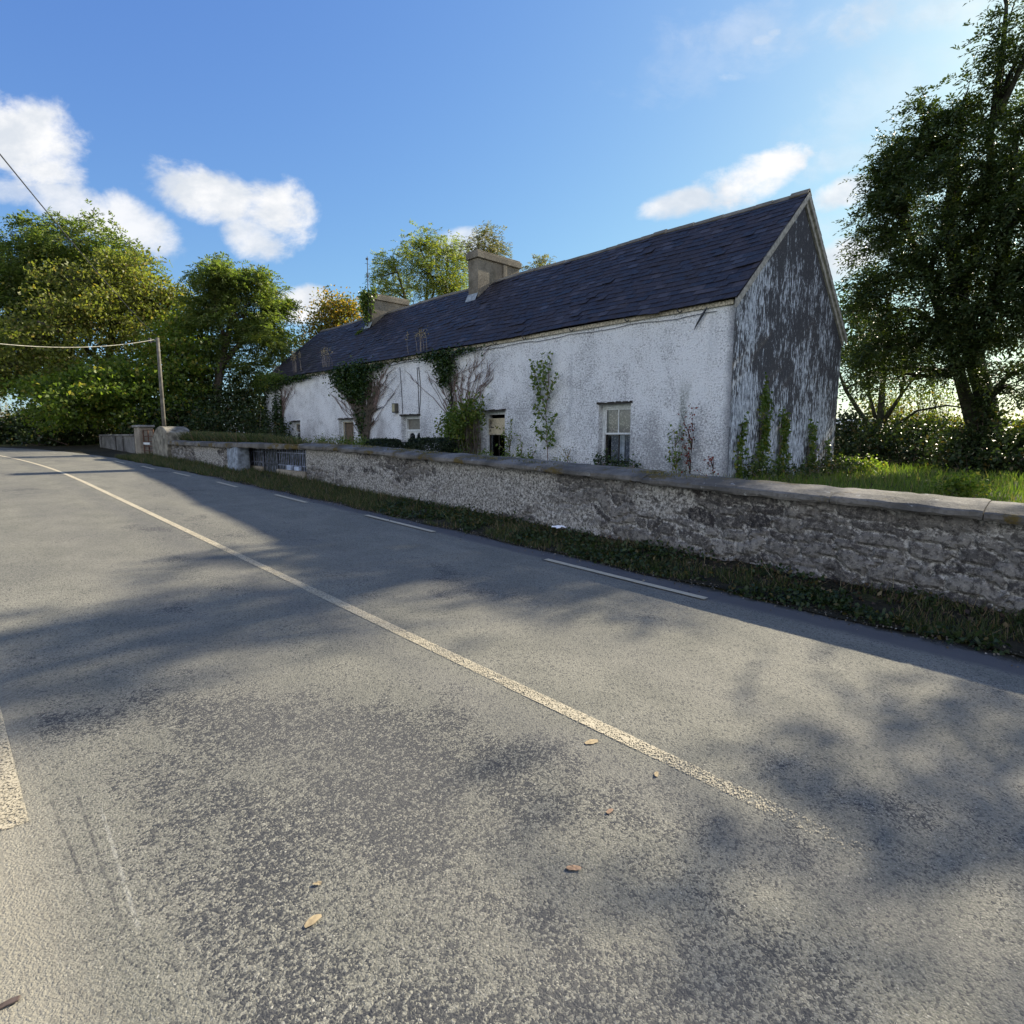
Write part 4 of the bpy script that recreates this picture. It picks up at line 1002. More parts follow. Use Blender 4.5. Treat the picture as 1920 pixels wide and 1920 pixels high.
skeleton_tree('thorn_tree', 'multi-stemmed smaller tree between the gable and the big ash', 'tree', b0, [np.array([b0[0], b0[1], gp(*b0[:2])])] + trk((1650, 790, 28), (1655, 720, 28), (1662, 640, 28), (1665, 560, 28)),
    [bl(1600, 590, 28, 32, 46), bl(1640, 640, 28, 45, 46), bl(1595, 660, 28, 30, 40), bl(1690, 660, 28.5, 50, 44), bl(1610, 720, 28, 42, 30, 700), bl(1735, 690, 28, 40, 38, 900), bl(1590, 535, 29, 18, 20, 160)],
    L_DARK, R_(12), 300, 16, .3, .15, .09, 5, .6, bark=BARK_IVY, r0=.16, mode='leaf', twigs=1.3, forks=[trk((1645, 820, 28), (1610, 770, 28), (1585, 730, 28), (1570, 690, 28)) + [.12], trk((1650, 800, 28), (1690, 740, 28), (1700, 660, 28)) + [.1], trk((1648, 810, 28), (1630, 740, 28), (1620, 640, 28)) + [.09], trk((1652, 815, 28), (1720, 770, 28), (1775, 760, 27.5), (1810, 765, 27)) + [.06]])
# trees just outside the frame on the right, whose shade lies on the road
def plain_tree(name, label, s, t, Ht, seed, leaf, n=420, cr_=1.6):
    p = world(s, t, 0); b0 = np.array([p.x, p.y, 0]); zb = gp(p.x, p.y); rng = R_(seed)
    tr = [np.array([p.x, p.y, zb + Ht * f]) + rng.normal(0, .15, 3) * f for f in (0, .2, .4, .6, .8)]
    bls = []
    for i in range(9):
        a = i * 2.4; h = Ht * (.42 + .55 * i / 9); rr = Ht * .24 * (1.15 - abs(i / 9 - .35))
        bls.append((np.array([p.x + math.cos(a) * rr, p.y + math.sin(a) * rr, zb + h]), (cr_ * 1.2, cr_ * 1.2, cr_ * .8), 1))
    skeleton_tree(name, label, 'tree', b0, tr, bls, leaf, rng, n, 12, .36, .15, .058, 7, .6, r0=.3)
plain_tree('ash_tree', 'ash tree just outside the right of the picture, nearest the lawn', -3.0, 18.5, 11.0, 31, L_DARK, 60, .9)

# ---- shrubs, hedges, undergrowth
def shrub(name, label, cat, base, blobs, leaf, seed, n=3000, ll=.1, lw=.07, stems=8, bark=TWIG, group=None, surf=.45):
    rng = R_(seed); zb = gp(base[0], base[1]); root = empty(name, (base[0], base[1], zb)); tag(root, label, cat, group); off = np.array([base[0], base[1], zb])
    tot = sum(b_[2] for b_ in blobs); Q = []; tb = MB(); o2 = np.array([base[0], base[1], zb])
    for (c, r, share) in blobs:
        c = np.array(c); r = np.array(r); m = int(n * share / tot)
        k = max(3, m // 14); dirs = unit(rng.normal(0, 1, (k, 3))); rad = surf + (1 - surf) * rng.random((k, 1)) ** .6
        C = c + dirs * rad * r * (1 + .2 * rng.normal(0, 1, (k, 1)))
        C = C[C[:, 2] > zb - .1]
        if len(C) == 0: continue
        rep = rng.integers(0, len(C), m); P = C[rep] + rng.normal(0, 1, (m, 3)) * ll * 1.3
        P = P[P[:, 2] > zb - .05]
        Q.append(scatter_leaves(P, rng, ll, lw, .8, unit(P - c) * .5))
        for i in range(stems):
            e = C[rng.integers(0, len(C))]; p0 = np.array([c[0] + rng.normal(0, r[0] * .3), c[1] + rng.normal(0, r[1] * .3), zb]); tb.tube([p0 - off, (p0 + e) / 2 + rng.normal(0, .08, 3) - off, e - off], [.018, .012, .005], 4)
    tb.build('stem', bark, root); quads('foliage', np.concatenate(Q) - off, leaf, root)
    return root
def hed(xs, y, D, rx, ry): return [bl(x, y, D, rx, ry) for x in xs]
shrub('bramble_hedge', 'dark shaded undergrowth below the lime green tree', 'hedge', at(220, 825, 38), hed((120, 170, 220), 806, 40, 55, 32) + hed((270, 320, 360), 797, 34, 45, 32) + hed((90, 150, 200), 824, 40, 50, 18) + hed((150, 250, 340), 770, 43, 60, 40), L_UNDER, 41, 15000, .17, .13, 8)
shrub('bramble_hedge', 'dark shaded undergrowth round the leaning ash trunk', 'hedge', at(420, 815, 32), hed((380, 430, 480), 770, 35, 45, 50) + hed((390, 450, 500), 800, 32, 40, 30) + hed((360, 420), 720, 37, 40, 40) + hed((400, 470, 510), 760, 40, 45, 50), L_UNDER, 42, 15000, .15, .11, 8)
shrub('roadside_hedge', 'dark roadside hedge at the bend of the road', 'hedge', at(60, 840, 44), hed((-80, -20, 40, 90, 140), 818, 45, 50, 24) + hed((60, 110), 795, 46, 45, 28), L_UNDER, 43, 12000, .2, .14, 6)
shrub('roadside_hedge', 'pale sunlit hedge beyond the bend at the left edge', 'hedge', at(10, 820, 60), hed((-70, -20, 20, 55), 805, 58, 38, 24), L_SUNNY, 44, 3600, .24, .17, 5)
shrub('bare_shrub', 'pale leafless shrub at the left edge above the sunlit hedge', 'shrub', at(-20, 810, 52), hed((-30, -10), 755, 52, 36, 26), L_PALE, 45, 260, .16, .07, 40, TWIG_PALE)
shrub('field_shrub', 'sunlit yellow-green bush between the ash trunk and the cottage end', 'shrub', at(495, 800, 34), hed((480, 500), 785, 36, 16, 16), L_SUNNY, 46, 700, .16, .12, 4)
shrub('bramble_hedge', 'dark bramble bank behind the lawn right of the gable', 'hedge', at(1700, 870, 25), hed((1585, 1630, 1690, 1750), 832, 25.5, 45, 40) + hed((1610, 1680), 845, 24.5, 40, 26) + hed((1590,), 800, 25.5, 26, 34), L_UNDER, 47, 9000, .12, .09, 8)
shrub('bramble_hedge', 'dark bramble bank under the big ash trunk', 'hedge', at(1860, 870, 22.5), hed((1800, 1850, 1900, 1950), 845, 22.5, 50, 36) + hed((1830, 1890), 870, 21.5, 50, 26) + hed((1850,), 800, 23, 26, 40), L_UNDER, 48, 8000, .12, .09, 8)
shrub('hedgerow_shrub', 'yellow-green backlit bush left of the ash trunk', 'shrub', at(1760, 850, 29), hed((1690, 1740, 1790), 806, 29, 42, 28) + hed((1650,), 790, 30, 36, 36), L_SUNNY, 49, 5200, .13, .1, 8)
shrub('hedgerow_shrub', 'yellow backlit bush at the right edge beyond the ash trunk', 'shrub', at(1910, 850, 29), hed((1900, 1940), 808, 29, 34, 24), L_SUNNY, 50, 1800, .13, .1, 6)
shrub('thin_shrub', 'tall thin twiggy bush in front of the bright sky gap', 'shrub', at(1700, 830, 30), hed((1670, 1720, 1770), 745, 31, 45, 40), L_SUNNY, 51, 1500, .11, .07, 40, BARK, surf=.2)
shrub('nettle_patch', 'sunlit pale green nettles at the foot of the gable corner', 'weeds', at(1590, 885, 20.5), hed((1575, 1600, 1630), 878, 20.5, 22, 12), L_LIME, 52, 1500, .09, .06, 8)
shrub('lawn_weeds', 'low leafy weeds on the lawn near the wall top', 'weeds', at(1800, 920, 12), hed((1790, 1815), 915, 12.5, 26, 14), L_LIME, 53, 700, .07, .05, 6)
# clipped box hedges and weeds in front of the cottage
def hbl(u, v, z, ru, rz_, rv=None): return (hw(v, u, z), (ru, rv or ru, rz_), ru * rz_)
def boxhedge(label, u0, u1, v0, v1, z1, seed):
    rng = R_(seed); m = 15000; r = rng.random((m, 3))
    f = rng.integers(0, 4, m)
    r[f == 0, 0] = .02; r[f == 1, 2] = 1; r[f == 2, 1] = .0; r[f == 3, 1] = 1
    zb = float(garden(10.)) - .1
    z = zb + r[:, 2] * (z1 - zb); rnd = np.clip((r[:, 2] - .7) / .3, 0, 1) ** 2
    cu, cvv = (u0 + u1) / 2, (v0 + v1) / 2
    u = cu + (u0 + (u1 - u0) * r[:, 1] - cu) * (1 - .18 * rnd); v = cvv + (v0 + (v1 - v0) * r[:, 0] - cvv) * (1 - .35 * rnd)
    P = np.stack([HC[0] + B_[0] * v + A_[0] * u, HC[1] + B_[1] * v + A_[1] * u, z], 1) + rng.normal(0, .03, (m, 3))
    base = hw(cvv, cu, zb); root = empty('box_hedge', base); tag(root, label, 'hedge')
    b = MB(); b.box(-.03, .03, -.03, .03, 0, .3)
    for i in range(6): b.tube([(rng.normal(0, .1), rng.normal(0, .1), 0), (rng.normal(0, .2), rng.normal(0, .2), (z1 - zb) * .8)], [.02, .008], 4)
    b.build('stem', BARK, root); quads('foliage', scatter_leaves(P, rng, .06, .045, .6) - base, L_HEDGE, root)
boxhedge('clipped dark box hedge under the round light green bush', 8.75, 10.7, -1.5, -.7, 1.46, 61)
boxhedge('clipped dark box hedge in front of the door', 11.6, 13.2, -1.6, -.8, 1.42, 62)
def wall_plant(name, label, cat, stems, leaves, leaf, seed, stem_mat=TWIG, ll=.1, lw=.08, r=.02, base=None, k=5):
    """stems: list of polylines (v,u,z); leaves: list of (v,u,z, su, sz, n)"""
    rng = R_(seed); bs = np.array(base if base is not None else stems[0][0], float); wb = hw(bs[0], bs[1], bs[2])
    root = empty(name, wb, H_ROT); tag(root, label, cat)
    b = MB()
    for p in stems:
        p = [np.array(q[:3], float) for q in p]
        if len(stems) <= 3 and b.V: b.build('stem', stem_mat, root); b = MB()
        n = len(p); b.tube([q - bs for q in p], [r * (1 - .75 * i / max(1, n - 1)) for i in range(n)], k)
    if stems: b.build('stem', stem_mat, root)
    Q = []
    for (v, u, z, su, sz, n) in leaves:
        P = np.stack([v - np.abs(rng.normal(0, .10, n)), u + rng.normal(0, su, n), z + rng.normal(0, sz, n)], 1)
        P[:, 0] = np.minimum(P[:, 0], -.02) if v <= 0 else P[:, 0]
        Q.append(scatter_leaves(P, rng, ll, lw, .2, np.tile(np.array([[-.7, 0, -.3]]), (n, 1))))
    if Q: quads('foliage', np.concatenate(Q) - bs, leaf, root)
    return root
def fan(u0, z0, spread, ztop, n, seed, lean=0.0, wig=.06, steps=9, curve=1.6):
    rng = R_(seed); out = []
    for i in range(n):
        a = (i + .5) / n * 2 - 1 + rng.normal(0, .12); zt = z0 + (ztop - z0) * rng.uniform(.7, 1.0)
        pl = []; w = 0; zs_ = z0 + rng.uniform(0, .35) * (ztop - z0)
        for j in range(steps):
            f = j / (steps - 1); w += rng.normal(0, wig)
            pl.append((-.03 - .03 * rng.random(), u0 + (lean + a * spread) * (f ** (1 / curve if False else curve)) + a * .08 + w * f, zs_ + (zt - zs_) * f))
        out.append(pl)
        for _ in range(2):
            j = rng.integers(2, steps - 1); p = pl[j]; L = rng.uniform(.25, .7)
            out.append([p, (p[0], p[1] + L * .5 * (a + rng.normal(0, .6)), p[2] + L * .45), (p[0], p[1] + L * (a + rng.normal(0, .6)), p[2] + L * .8)])
    return out
# big ivy
wall_plant('ivy', 'largest dark ivy fanning up from a thick woody stem to the eaves', 'ivy',
    fan(15.75, .5, 1.25, 4.2, 44, 71, .45, .06, 9, 1.5) , [(-.1, 16.7, 4.15, .75, .22, 2600), (-.1, 16.5, 3.75, .62, .2, 1300), (-.08, 16.2, 3.35, .42, .2, 420), (-.05, 15.3, 4.33, .7, .08, 420), (-.06, 15.8, 1.0, .14, .3, 160), (-.06, 15.95, 2.2, .25, .4, 150), (-.1, 15.3, .8, .3, .12, 250)], L_IVY, 72, BARK, .11, .09, .055)
wall_plant('dead_creeper', 'bare purplish creeper stems spreading either side of the large ivy', 'creeper', fan(15.9, 1.2, 2.7, 4.35, 34, 73, .25, .09, 10, 1.15) + fan(14.9, 2.4, .9, 4.4, 10, 74, -.5, .06), [], None, 75, TWIG, r=.018)
# ivy at the left corner
wall_plant('ivy', 'ivy at the left corner of the cottage with two dark ivy-clad stems', 'ivy', [[(-.06, 24.9, .7), (-.06, 24.85, 2), (-.06, 24.95, 4.3)], [(-.06, 24.25, .7), (-.06, 24.3, 2.2), (-.06, 24.2, 4.2)]],
    [(-.1, 25.4, 4.35, .7, .16, 1300), (-.1, 26.6, 4.4, .35, .16, 500), (-.06, 24.87, 2.3, .07, .9, 500), (-.06, 24.25, 2.1, .07, .9, 500), (-.05, 26.3, 1.6, .18, .6, 300), (-.1, 23.6, 4.38, .6, .08, 420), (-.1, 21.9, 4.4, .6, .06, 260)], L_IVY, 76, BARK, .12, .1, .07)
wall_plant('eaves_weeds', 'green and brown weeds sprouting along the eaves at the left corner', 'weeds', [], [(-.2, 25.6, 4.5, .7, .2, 1100), (-.16, 24.2, 4.52, .6, .12, 500), (-.18, 26.7, 4.45, .35, .2, 560)], L_SHRUB, 77, ll=.11, lw=.07, base=(-.12, 25.4, 4.5))
wall_plant('dead_creeper', 'thin bare stems fanning out right of the left corner ivy', 'creeper', fan(24.2, 2.4, 1.2, 4.3, 14, 78, -1.0, .06), [], None, 79, TWIG, r=.016)
# middle creeper with black stem
wall_plant('ivy', 'black ivy stem with a leafy clump under the eaves in the middle', 'ivy', [[(-.08, 9.82, .55), (-.08, 9.86, 1.6), (-.09, 9.83, 2.8), (-.1, 9.9, 4.2)], [(-.07, 9.9, .55), (-.1, 9.8, 2.0), (-.09, 9.9, 3.9)]],
    [(-.12, 10.05, 3.95, .30, .22, 900), (-.12, 10.5, 4.35, .55, .08, 600), (-.1, 9.3, 4.38, .5, .06, 260), (-.07, 9.85, 2.4, .03, .7, 120), (-.08, 10.0, 1.8, .05, .25, 60), (-.1, 10.2, 3.5, .13, .12, 220)], L_IVY, 80, DARKW, .085, .07, .06)
wall_plant('dead_creeper', 'bare dead creeper in a wide fan above the round bush', 'creeper', fan(9.25, 1.5, 1.55, 4.4, 24, 81, -.25, .10, 12, .85) + fan(9.9, 1.9, 1.5, 4.2, 10, 82, .7, .08, 10, .9), [], None, 83, TWIG, r=.016)
wall_plant('eaves_creeper', 'dark moss and dead twigs hanging along the eaves left of the gutter brackets', 'creeper', [[(-.1, u, EZ - .12), (-.12, u + .3, EZ - .2), (-.1, u + .7, EZ - .1)] for u in np.arange(7.8, 15, .5)] + [[(-.1, u, EZ - .12), (-.1, u + .2, EZ - .25), (-.1, u + .5, EZ - .16)] for u in np.arange(18, 24, .5)],
    [(-.1, u, EZ - .1, .3, .03, 60) for u in np.arange(12.5, 24, .8)], L_UNDER, 84, DARKW, .06, .045, .014)
# round light green bush
bpos = hw(-.55, 8.85, 0)
shrub('round_bush', 'round light green bush growing against the wall between door and torn window', 'shrub', bpos, [hbl(9.0, -.45, 1.75, .62, .55), hbl(8.75, -.45, 2.15, .5, .4), hbl(8.15, -.4, 2.45, .16, .35), hbl(8.5, -.42, 2.55, .14, .3), hbl(9.35, -.4, 2.0, .3, .4)], L_SHRUB, 85, 2600, .1, .075, 10, BARK, surf=.35)
# tall sapling climber
rng = R_(86); stm = [[(-.08, 5.35, .5), (-.1, 5.38, 1.3), (-.1, 5.45, 2.3), (-.08, 5.35, 3.2), (-.06, 5.22, 3.95)]]
lv = []
for (ua, za, ub, zb_) in [(5.4, 1.6, 5.0, 2.2), (5.42, 2.0, 5.85, 2.5), (5.45, 2.3, 5.75, 3.3), (5.4, 2.6, 4.95, 3.3), (5.42, 2.5, 5.9, 3.1), (5.4, 2.9, 5.6, 3.7), (5.4, 1.4, 5.8, 1.9), (5.38, 1.2, 5.05, 1.7), (5.35, 3.0, 5.25, 3.9), (5.75, 3.0, 5.95, 3.75)]:
    stm.append([(-.09, ua, za), (-.1, (ua + ub) / 2 + .05, (za + zb_) / 2), (-.08, ub, zb_)])
    for f in np.linspace(.25, 1, 6): lv.append((-.1, ua + (ub - ua) * f, za + (zb_ - za) * f, .035, .04, 4))
for z_ in np.arange(1.7, 3.9, .18): lv.append((-.1, 5.4 + rng.normal(0, .04), z_, .055, .06, 4))
wall_plant('climbing_sapling', 'tall sparse leafy sapling climbing the white wall left of the lace window', 'sapling', stm, lv, L_SHRUB, 87, TWIG, .125, .095, .016)
def sprig(name, label, cat, u, z0, z1, n, seed, leaf, spread=.12, lean=0, ll=.09, lw=.055, v=-.15, branches=4, stem=TWIG):
    rng = R_(seed); stm = [[(v, u, z0), (v, u + lean * .4, (z0 + z1) / 2), (v, u + lean, z1)]]; lv = []
    for i in range(branches):
        f = rng.uniform(.15, .75); a = rng.normal(0, spread * 2); L = (z1 - z0) * rng.uniform(.2, .45); p = (v, u + lean * f, z0 + (z1 - z0) * f); e = (v - .03, p[1] + a, p[2] + L); stm.append([p, e])
        for q in np.linspace(.3, 1, 4): lv.append((v, p[1] + a * q, p[2] + L * q, .035, .04, max(2, n // (branches * 8))))
    for f in np.linspace(.12, 1, 10): lv.append((v, u + lean * f, z0 + (z1 - z0) * f, spread * (1.1 - f) * .6 + .02, .05, max(2, n // 20)))
    return wall_plant(name, label, cat, stm, lv, leaf, seed + 1, stem, ll, lw, .012)
sprig('wall_sapling', 'forked green sapling just right of the torn window', 'sapling', 7.0, .5, 2.1, 150, 90, L_SHRUB, .16, -.2, branches=6)
sprig('wall_sapling', 'short thin green sprig between two taller saplings', 'sapling', 6.35, .5, 1.65, 70, 92, L_SHRUB, .06, .1)
sprig('wall_sapling', 'smallest green sprig at the foot of the tall sapling', 'sapling', 5.85, .5, 1.2, 40, 94, L_SHRUB, .05, .08)
sprig('red_dock', 'tall red seeding dock against the white wall near the corner', 'weed', .82, .4, 2.25, 170, 96, L_RED, .10, -.02, .07, .05, branches=8, stem=DARKW)
sprig('wall_sapling', 'pale green weed leaning beside the tall red dock', 'weed', 1.15, .4, 1.75, 130, 98, L_SHRUB, .12, .12, branches=7)
sprig('red_dock', 'short reddish dock close to the gable corner', 'weed', .25, .4, 1.15, 60, 100, L_RED, .08, 0, .07, .05, branches=4, stem=DARKW)
sprig('dry_weed', 'dry brown weed under the lace window left of its sill', 'weed', 4.55, .5, 1.25, 60, 102, L_PALE, .12, 0, .05, .03, branches=7, stem=TWIG_PALE)
shrub('window_weeds', 'leafy dark weeds on the sill of the lace window', 'weeds', hw(-.3, 3.0, 0), [hbl(3.35, -.25, .95, .18, .16), hbl(2.75, -.25, .92, .26, .12), hbl(2.35, -.2, .85, .12, .12)], L_IVY, 104, 420, .07, .055, 5)
shrub('wall_foot_weeds', 'low green weeds between the torn window and the garden wall', 'weeds', hw(-.8, 7.8, 0), [hbl(8.3, -.9, 1.0, .35, .14), hbl(7.5, -.7, 1.0, .45, .16), hbl(6.4, -.6, .95, .35, .12), hbl(5.7, -.6, .9, .25, .12), hbl(4.4, -.5, .85, .35, .1)], L_SHRUB, 105, 900, .06, .045, 5)
shrub('low_shrubs', 'low green shrubs along the wall top left of the door hedge', 'shrub', hw(-1.6, 15, 0), [hbl(14.0, -1.7, 1.28, .6, .22), hbl(15.2, -1.8, 1.28, .7, .2), hbl(16.6, -1.9, 1.3, .7, .2), hbl(13.3, -1.8, 1.3, .4, .22), hbl(18.2, -2.0, 1.25, .8, .2)], L_SHRUB, 106, 3000, .06, .045, 5)
shrub('overgrown_shrub', 'dark overgrown shrub sloping down under the slot window', 'shrub', hw(-2.0, 20.5, 0), [hbl(22.5, -1.6, 1.6, .8, .45), hbl(20.9, -1.8, 1.42, .9, .32), hbl(19.5, -2.0, 1.3, .8, .22), hbl(24.2, -1.6, 1.45, .9, .35)], L_UNDER, 107, 4200, .08, .06, 7)
# ivy columns on the gable
def gable_ivy(label, v, z1, w, n, seed, leaf):
    rng = R_(seed); zb = .3; b0 = hw(v, -.05, zb); root = empty('ivy', b0, H_ROT); tag(root, label, 'ivy')
    b = MB()
    for i in range(4): q = rng.normal(0, w * .6); b.tube([(q, -.01, 0), (q * 1.1 + rng.normal(0, .05), -.03, (z1 - zb) * .5), (q * .4, -.02, (z1 - zb) * .95)], [.02, .014, .005], 4)
    b.build('stem', BARK, root)
    z = rng.random(n) ** 1.25 * (z1 - zb) * (1 + .06 * rng.normal(0, 1, n)); wid = w * (1.35 - .95 * z / (z1 - zb)) * (1 + .6 * np.sin(z * 5 + seed))
    P = np.stack([rng.normal(0, 1, n) * wid + .08 * np.sin(z * 2.3 + seed), -.02 - np.abs(rng.normal(0, .045, n)), z], 1)
    quads('foliage', scatter_leaves(P, rng, .09, .07, .2, np.tile(np.array([[.2, -.7, -.3]]), (n, 1))), leaf, root)
gable_ivy('ivy column nearest the front corner on the stained gable', .45, 1.95, .13, 330, 110, L_IVYL)
gable_ivy('tallest ivy column on the stained gable', 1.55, 2.75, .22, 900, 111, L_IVYL)
gable_ivy('dense green ivy column right of the tallest one on the gable', 2.75, 2.2, .17, 620, 112, L_IVYL)
gable_ivy('thinner ivy column towards the back of the gable', 4.75, 1.95, .22, 460, 113, L_IVYL)
gable_ivy('shortest ivy strand at the back corner of the gable', 6.1, 1.5, .13, 160, 114, L_IVYL)
shrub('gable_weeds', 'dark weeds and docks along the foot of the gable', 'weeds', hw(2.5, -.6, 0), [hbl(-.5, .8, .75, .4, .28), hbl(-.6, 2.2, .62, .5, .24), hbl(-.5, 3.6, .62, .4, .2), hbl(-.6, 5.0, .72, .6, .32), hbl(-.4, 6.3, .68, .5, .25)], L_UNDER, 115, 1900, .08, .06, 6)
# chimney ivy, roof weeds and moss
wall_plant('chimney_ivy', 'green ivy smothering the front of the lower chimney', 'ivy', [[(2.5, 19.7, 6.85), (2.48, 19.75, 7.6), (2.5, 19.7, 8.4)]], [(2.52, 19.75, 8.3, .25, .16, 420), (2.5, 19.8, 7.85, .2, .22, 320), (2.5, 19.7, 7.3, .12, .2, 120), (2.8, 19.4, 8.45, .1, .1, 120), (2.75, 19.42, 7.8, .05, .2, 60)], L_IVYL, 120, BARK, .11, .085, .03)
def roof_tuft(label, u, v, n, h, seed, heads):
    rng = R_(seed); z0 = EZ + SLP * (v + OVE) + .02; b0 = hw(v, u, z0); root = empty('roof_weed', b0, H_ROT); tag(root, label, 'weed')
    X, Y = rng.normal(0, .04, n), rng.normal(0, .28, n)
    b = MB()
    for x, y in zip(X, Y): hh = h * rng.uniform(.45, 1.0); b.tube([(x, y, -.03), (x - .02, y + rng.normal(0, .05), hh * .6), (x - .05, y + rng.normal(0, .1), hh)], [.008, .007, .004], 4)
    b.build('stem', TWIG_PALE, root)
    P = np.repeat(np.stack([X - .04, Y, np.full(n, h * .8)], 1), heads, 0); P += rng.normal(0, 1, P.shape) * np.array([.03, .05, h * .14])
    quads('seed_head', scatter_leaves(P, rng, .07, .035, .2, np.tile(np.array([[0, 0, .8]]), (len(P), 1))), STRAW, root)
roof_tuft('tall pale seeding weed stalks growing from the eaves in the middle', 11.75, -.05, 7, .75, 121, 14)
roof_tuft('pale seeding weeds on the eaves near the left corner of the roof', 22.6, .1, 9, .95, 122, 16)
roof_tuft('pale seeding weeds on the roof edge above the large ivy', 19.3, .1, 9, .8, 123, 14)
roof_tuft('short dry weed stalks at the far left end of the eaves', 24.8, 0, 6, .6, 124, 6)
mz = EZ + SLP * (2.3 + OVE) + .03
rng = R_(125); Pm = np.stack([2.25 + np.clip(rng.normal(0, .07, 260), -.13, .13), 20.1 + np.clip(rng.normal(0, .13, 260), -.24, .24), np.zeros(260)], 1); Pm[:, 2] = EZ + SLP * (Pm[:, 0] + OVE) + .05 + rng.random(260) * .04
mo = quads('roof_moss', scatter_leaves(Pm, rng, .06, .06, .9) - np.array([2.25, 20.1, mz]), L_IVYL, None, loc=hw(2.25, 20.1, mz), rz=H_ROT); tag(mo, 'green moss cushion on the slates below the ivy-clad chimney', 'moss')

# ------------------------------------------------------------------ grass
def st_xy(S, T): return S * DH[0] + T * NH[0], S * DH[1] + T * NH[1]
def grass(name, label, S, T, Z, H, W, mat, seed, lean=.35):
    rng = R_(seed); X, Y = st_xy(S, T)
    return tag(quads(name, blades(X, Y, Z, H, W, rng, lean), mat), label, None, None, 'stuff')
rng = R_(200)
n = 46000; S = -2.5 + rng.random(n) ** 1.3 * 28; E_ = r_edge(S) - .07 + .05 * np.sin(S * 3.3) + .05 * fbm(S * 4, S * 0, 2); T = E_ + (6.42 - E_) * rng.beta(1.0, 1.35, n)
keep = fbm(S * 1.6, T * 2.2, 9) > np.interp(S, [-3, 2, 5, 9, 26], [.53, .52, .46, .36, .24]); S, T = S[keep], T[keep]
Hh = np.interp(S, [-3, 4, 9, 26], [.055, .06, .08, .12]) * rng.uniform(.5, 1.5, len(S))
grass('verge_grass', 'short patchy grass on the verge', S, T, verge_z(S, T) - .005, Hh, .007 + Hh * .06, GRASS_D, 201, .7)
# ground-hugging weeds on the near verge
n = 17000; S = -2.0 + rng.random(n) * 11; E_ = r_edge(S) - .10 * rng.random(n); T = E_ + (6.4 - E_) * rng.beta(.95, 1.5, n); keep = fbm(S * 1.9, T * 2.6, 31) > .47; S, T = S[keep], T[keep]
X, Y = st_xy(S, T); P = np.stack([X, Y, verge_z(S, T) + rng.random(len(S)) ** 2 * .10], 1)
tag(quads('verge_weeds', scatter_leaves(P, R_(202), .055, .034, 1.4), L_UNDER), 'small green weeds on the verge', None, None, 'stuff')
n = 1500; S = -2.0 + rng.random(n) * 9; T = 5.9 + rng.random(n) * .5; X, Y = st_xy(S, T); P = np.stack([X, Y, verge_z(S, T) + rng.random(n) * .02], 1)
tag(quads('leaf_litter', scatter_leaves(P, R_(203), .05, .035, 2.0), leaf_mat('dead leaves', (.05, .032, .02), (.11, .075, .045), (.2, .16, .1), .1, .1)), 'brown dead leaves along the foot of the wall', None, None, 'stuff')
n = 150; S = -1.5 + rng.random(n) * 15; T = r_edge(S) + .2 + (6.4 - r_edge(S) - .2) * rng.random(n); X, Y = st_xy(S, T)
tag(quads('dry_stalks', blades(X, Y, verge_z(S, T), rng.uniform(.08, .24, n), np.full(n, .005), R_(208), .9), STRAW), 'long dry stalks leaning out of the verge', None, None, 'stuff')
n = 2600; S = -2 + rng.random(n) * 18; T = r_edge(S) - .02 - np.abs(rng.normal(0, .16, n)) + .08; X, Y = st_xy(S, T); P = np.stack([X, Y, g(S) + .003 + rng.random(n) * .006], 1)
tag(quads('road_grit', scatter_leaves(P, R_(209), .022, .016, 2.5), leaf_mat('grit and crumbs', (.05, .042, .03), (.13, .11, .08), (.24, .22, .18), .15, .0)), 'soil crumbs and leaf bits along the edge of the asphalt', None, None, 'stuff')
# lawn beside the gable and garden behind the wall
n = 60000; S = -16 + rng.random(n) * 24; T = 6.95 + rng.random(n) ** 1.5 * 20
uu = (S * DH[0] + T * NH[0] - HC[0]) * A_[0] + (S * DH[1] + T * NH[1] - HC[1]) * A_[1]; vv = (S * DH[0] + T * NH[0] - HC[0]) * B_[0] + (S * DH[1] + T * NH[1] - HC[1]) * B_[1]
keep = ~((uu > -.1) & (vv > -.1)); S, T = S[keep], T[keep]; X, Y = st_xy(S, T)
Hh = rng.uniform(.10, .26, len(S)) * (.6 + .9 * fbm(S * .7, T * .7, 44)); grass('lawn_grass', 'rough sunlit grass of the lawn right of the cottage', S, T, height(X, Y) - .01, Hh, .012 + Hh * .05, GRASS, 204, .5)
n = 26000; S = 3 + rng.random(n) * 21; T = 6.8 + rng.random(n) * 4.6
X, Y = st_xy(S, T); vv = (X - HC[0]) * B_[0] + (Y - HC[1]) * B_[1]; keep = vv < -.1; S, T, X, Y = S[keep], T[keep], X[keep], Y[keep]
Hh = rng.uniform(.12, .3, len(S)); grass('garden_grass', 'long grass of the narrow garden between wall and cottage', S, T, height(X, Y) - .01, Hh, .012 + Hh * .04, GRASS_D, 205, .4)
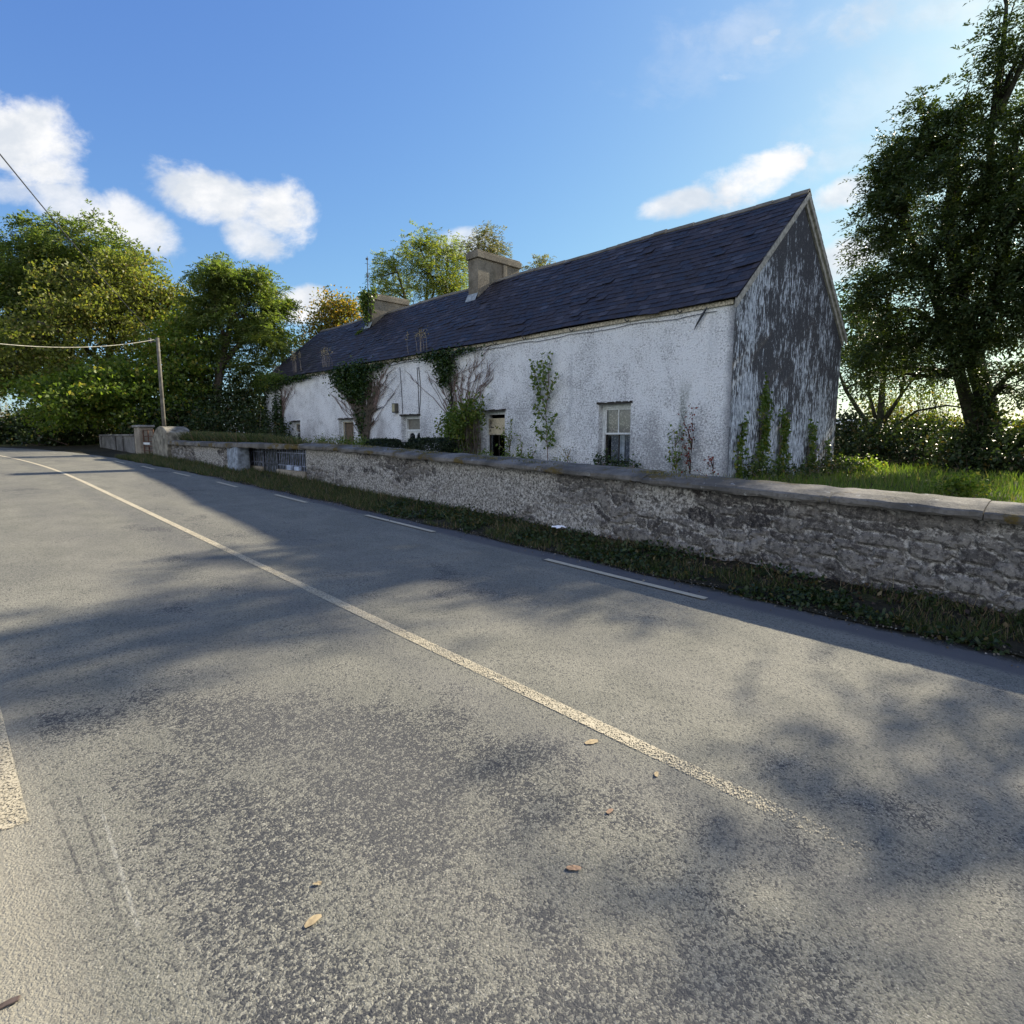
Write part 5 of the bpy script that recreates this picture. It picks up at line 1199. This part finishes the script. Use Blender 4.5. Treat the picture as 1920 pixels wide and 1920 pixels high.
# grassy bank over the left wall
V, F = [], []; bs_ = np.arange(13.6, 24.7, .3); bt_ = np.linspace(6.3, 9.4, 12)
for s_ in bs_:
    for t_ in bt_:
        q = (t_ - 6.3) / 3.1; V.append((t_, s_, float(garden(np.array(s_))) + (1.38 - float(garden(np.array(s_)))) * (1 - q) + .16 * math.sin(math.pi * min(1, q * 1.5)) * float(fbm(np.array(s_), np.array(t_), 3)) + float(np.interp(s_, [13.6, 17, 20, 24], [-.2, .02, .12, .2])) * math.sin(math.pi * q)))
nb = len(bt_); F = [(j * nb + i, j * nb + i + 1, (j + 1) * nb + i + 1, (j + 1) * nb + i) for j in range(len(bs_) - 1) for i in range(nb - 1)]
bank = raw_mesh('grass_bank', V, F, SOIL, smooth=True, rz=ROAD_ROT); tag(bank, 'grassy bank behind the lower stretch of wall', None, None, 'structure')
n = 34000; S = 13.7 + rng.random(n) * 10.9; T = 6.35 + rng.random(n) ** 1.3 * 2.4; q = (T - 6.3) / 3.1
Zb = garden(S) + (1.38 - garden(S)) * (1 - q) + np.interp(S, [13.6, 17, 20, 24], [-.2, .02, .12, .2]) * np.sin(np.pi * q) + .03
Hh = rng.uniform(.12, .34, n) * np.interp(S, [13.6, 16, 24], [.6, .9, 1.1]); grass('bank_grass', 'long soft grass overhanging the lower stretch of wall', S, T, Zb, Hh, .012 + Hh * .035, GRASS_D, 206, .55)  # bank takes the darker verge green; its shade is put into the colour
# moss and grass tufts on the coping
n = 1300; cs = np.array([3.6, 5.9, 6.9, 8.6, 9.5, 10.8, 11.9, 12.6]); i = rng.integers(0, len(cs), n); S = cs[i] + rng.normal(0, .22, n); T = 6.5 + rng.normal(0, .13, n)
Z = g(S) + .985; X, Y = st_xy(S, T)
tag(quads('coping_moss', blades(X, Y, Z, rng.uniform(.01, .045, n), np.full(n, .012), R_(207), .8), leaf_mat('moss', (.10, .085, .025), (.16, .13, .04), (.05, .06, .02), .3, .2)), 'ochre moss tufts on the coping of the long wall', None, None, 'stuff')

# ------------------------------------------------------------------ small loose things
def road_pt(s, t, dz=.003): p = world(s, t, float(g(s)) + dz); return p
LEAFC = plain('fallen leaf tan', (.36, .28, .165), .8, var=.2, scale=60)
LEAFB = plain('fallen leaf brown', (.27, .175, .115), .8, var=.2, scale=60)
def fallen(s, t, size, rot, mat, label):
    rng = R_(int(s * 1000)); n = 11; V = [(0, 0, .004)]
    for i in range(n):
        a = 2 * math.pi * i / n; r = size * (.75 + .35 * math.cos(a) ** 2 + .22 * rng.random()); V.append((r * math.cos(a), r * .62 * math.sin(a), .001 + .005 * rng.random()))
    p = road_pt(s, t); o = raw_mesh('fallen_leaf', V, [(0, i + 1, (i + 1) % n + 1) for i in range(n)], mat, loc=p, rz=rot); tag(o, label, 'leaf', 'fallen leaves on the road')
fallen(1.61, .72, .026, .9, LEAFC, 'largest pale tan leaf lying on the dark patch of road at lower left')
fallen(1.74, .80, .013, .2, LEAFC, 'tiny tan leaf just above the largest fallen leaf')
fallen(1.63, 2.22, .032, .4, LEAFC, 'tan leaf lying close beside the centre line')
fallen(1.26, 2.22, .017, 1.2, LEAFC, 'small pale leaf near the worn end of the centre line')
fallen(1.17, 1.5, .024, .0, LEAFB, 'reddish brown leaf in the middle of the road')
fallen(1.26, 1.85, .017, .7, LEAFB, 'small brown leaf between the middle of the road and the centre line')
b = MB(); rng = R_(300); n = 9
for k_ in range(2): pass
poly = [(-.055, -.006), (-.02, -.010), (.02, -.008), (.048, -.012), (.055, .004), (.035, .010), (0, .008), (-.035, .011), (-.057, .006)]
b.prism(poly, 2, .0, .006); p = road_pt(1.935, -.02); o = b.build('bark_piece', plain('dark bark', (.075, .055, .048), .9, var=.4, scale=40), None, loc=p, rz=ROAD_ROT - .05, bevel=.004); tag(o, 'strip of dark bark on the road in the lower left corner', 'bark')
rng = R_(301); n = 9; xs_, ys_ = np.meshgrid(np.linspace(-.11, .11, n), np.linspace(-.055, .055, n)); zz = .03 + .05 * fbm(xs_ * 22 + 3, ys_ * 22, 4) + .02 * rng.random((n, n))
V = np.stack([xs_.ravel() + rng.normal(0, .008, n * n), ys_.ravel() * (1 - .35 * np.abs(xs_.ravel()) / .11) + rng.normal(0, .006, n * n), zz.ravel()], 1); F = [(j * n + i, j * n + i + 1, (j + 1) * n + i + 1, (j + 1) * n + i) for j in range(n - 1) for i in range(n - 1)]
p = world(5.2, 6.2, float(verge_z(np.array(5.2), np.array(6.2))) + .02); o = raw_mesh('paper_litter', V, F, plain('white paper', (.85, .87, .92), .7, var=.05), loc=p, rz=ROAD_ROT + math.pi / 2 + .3); tag(o, 'crumpled white paper on the grass at the foot of the stone wall', 'litter')
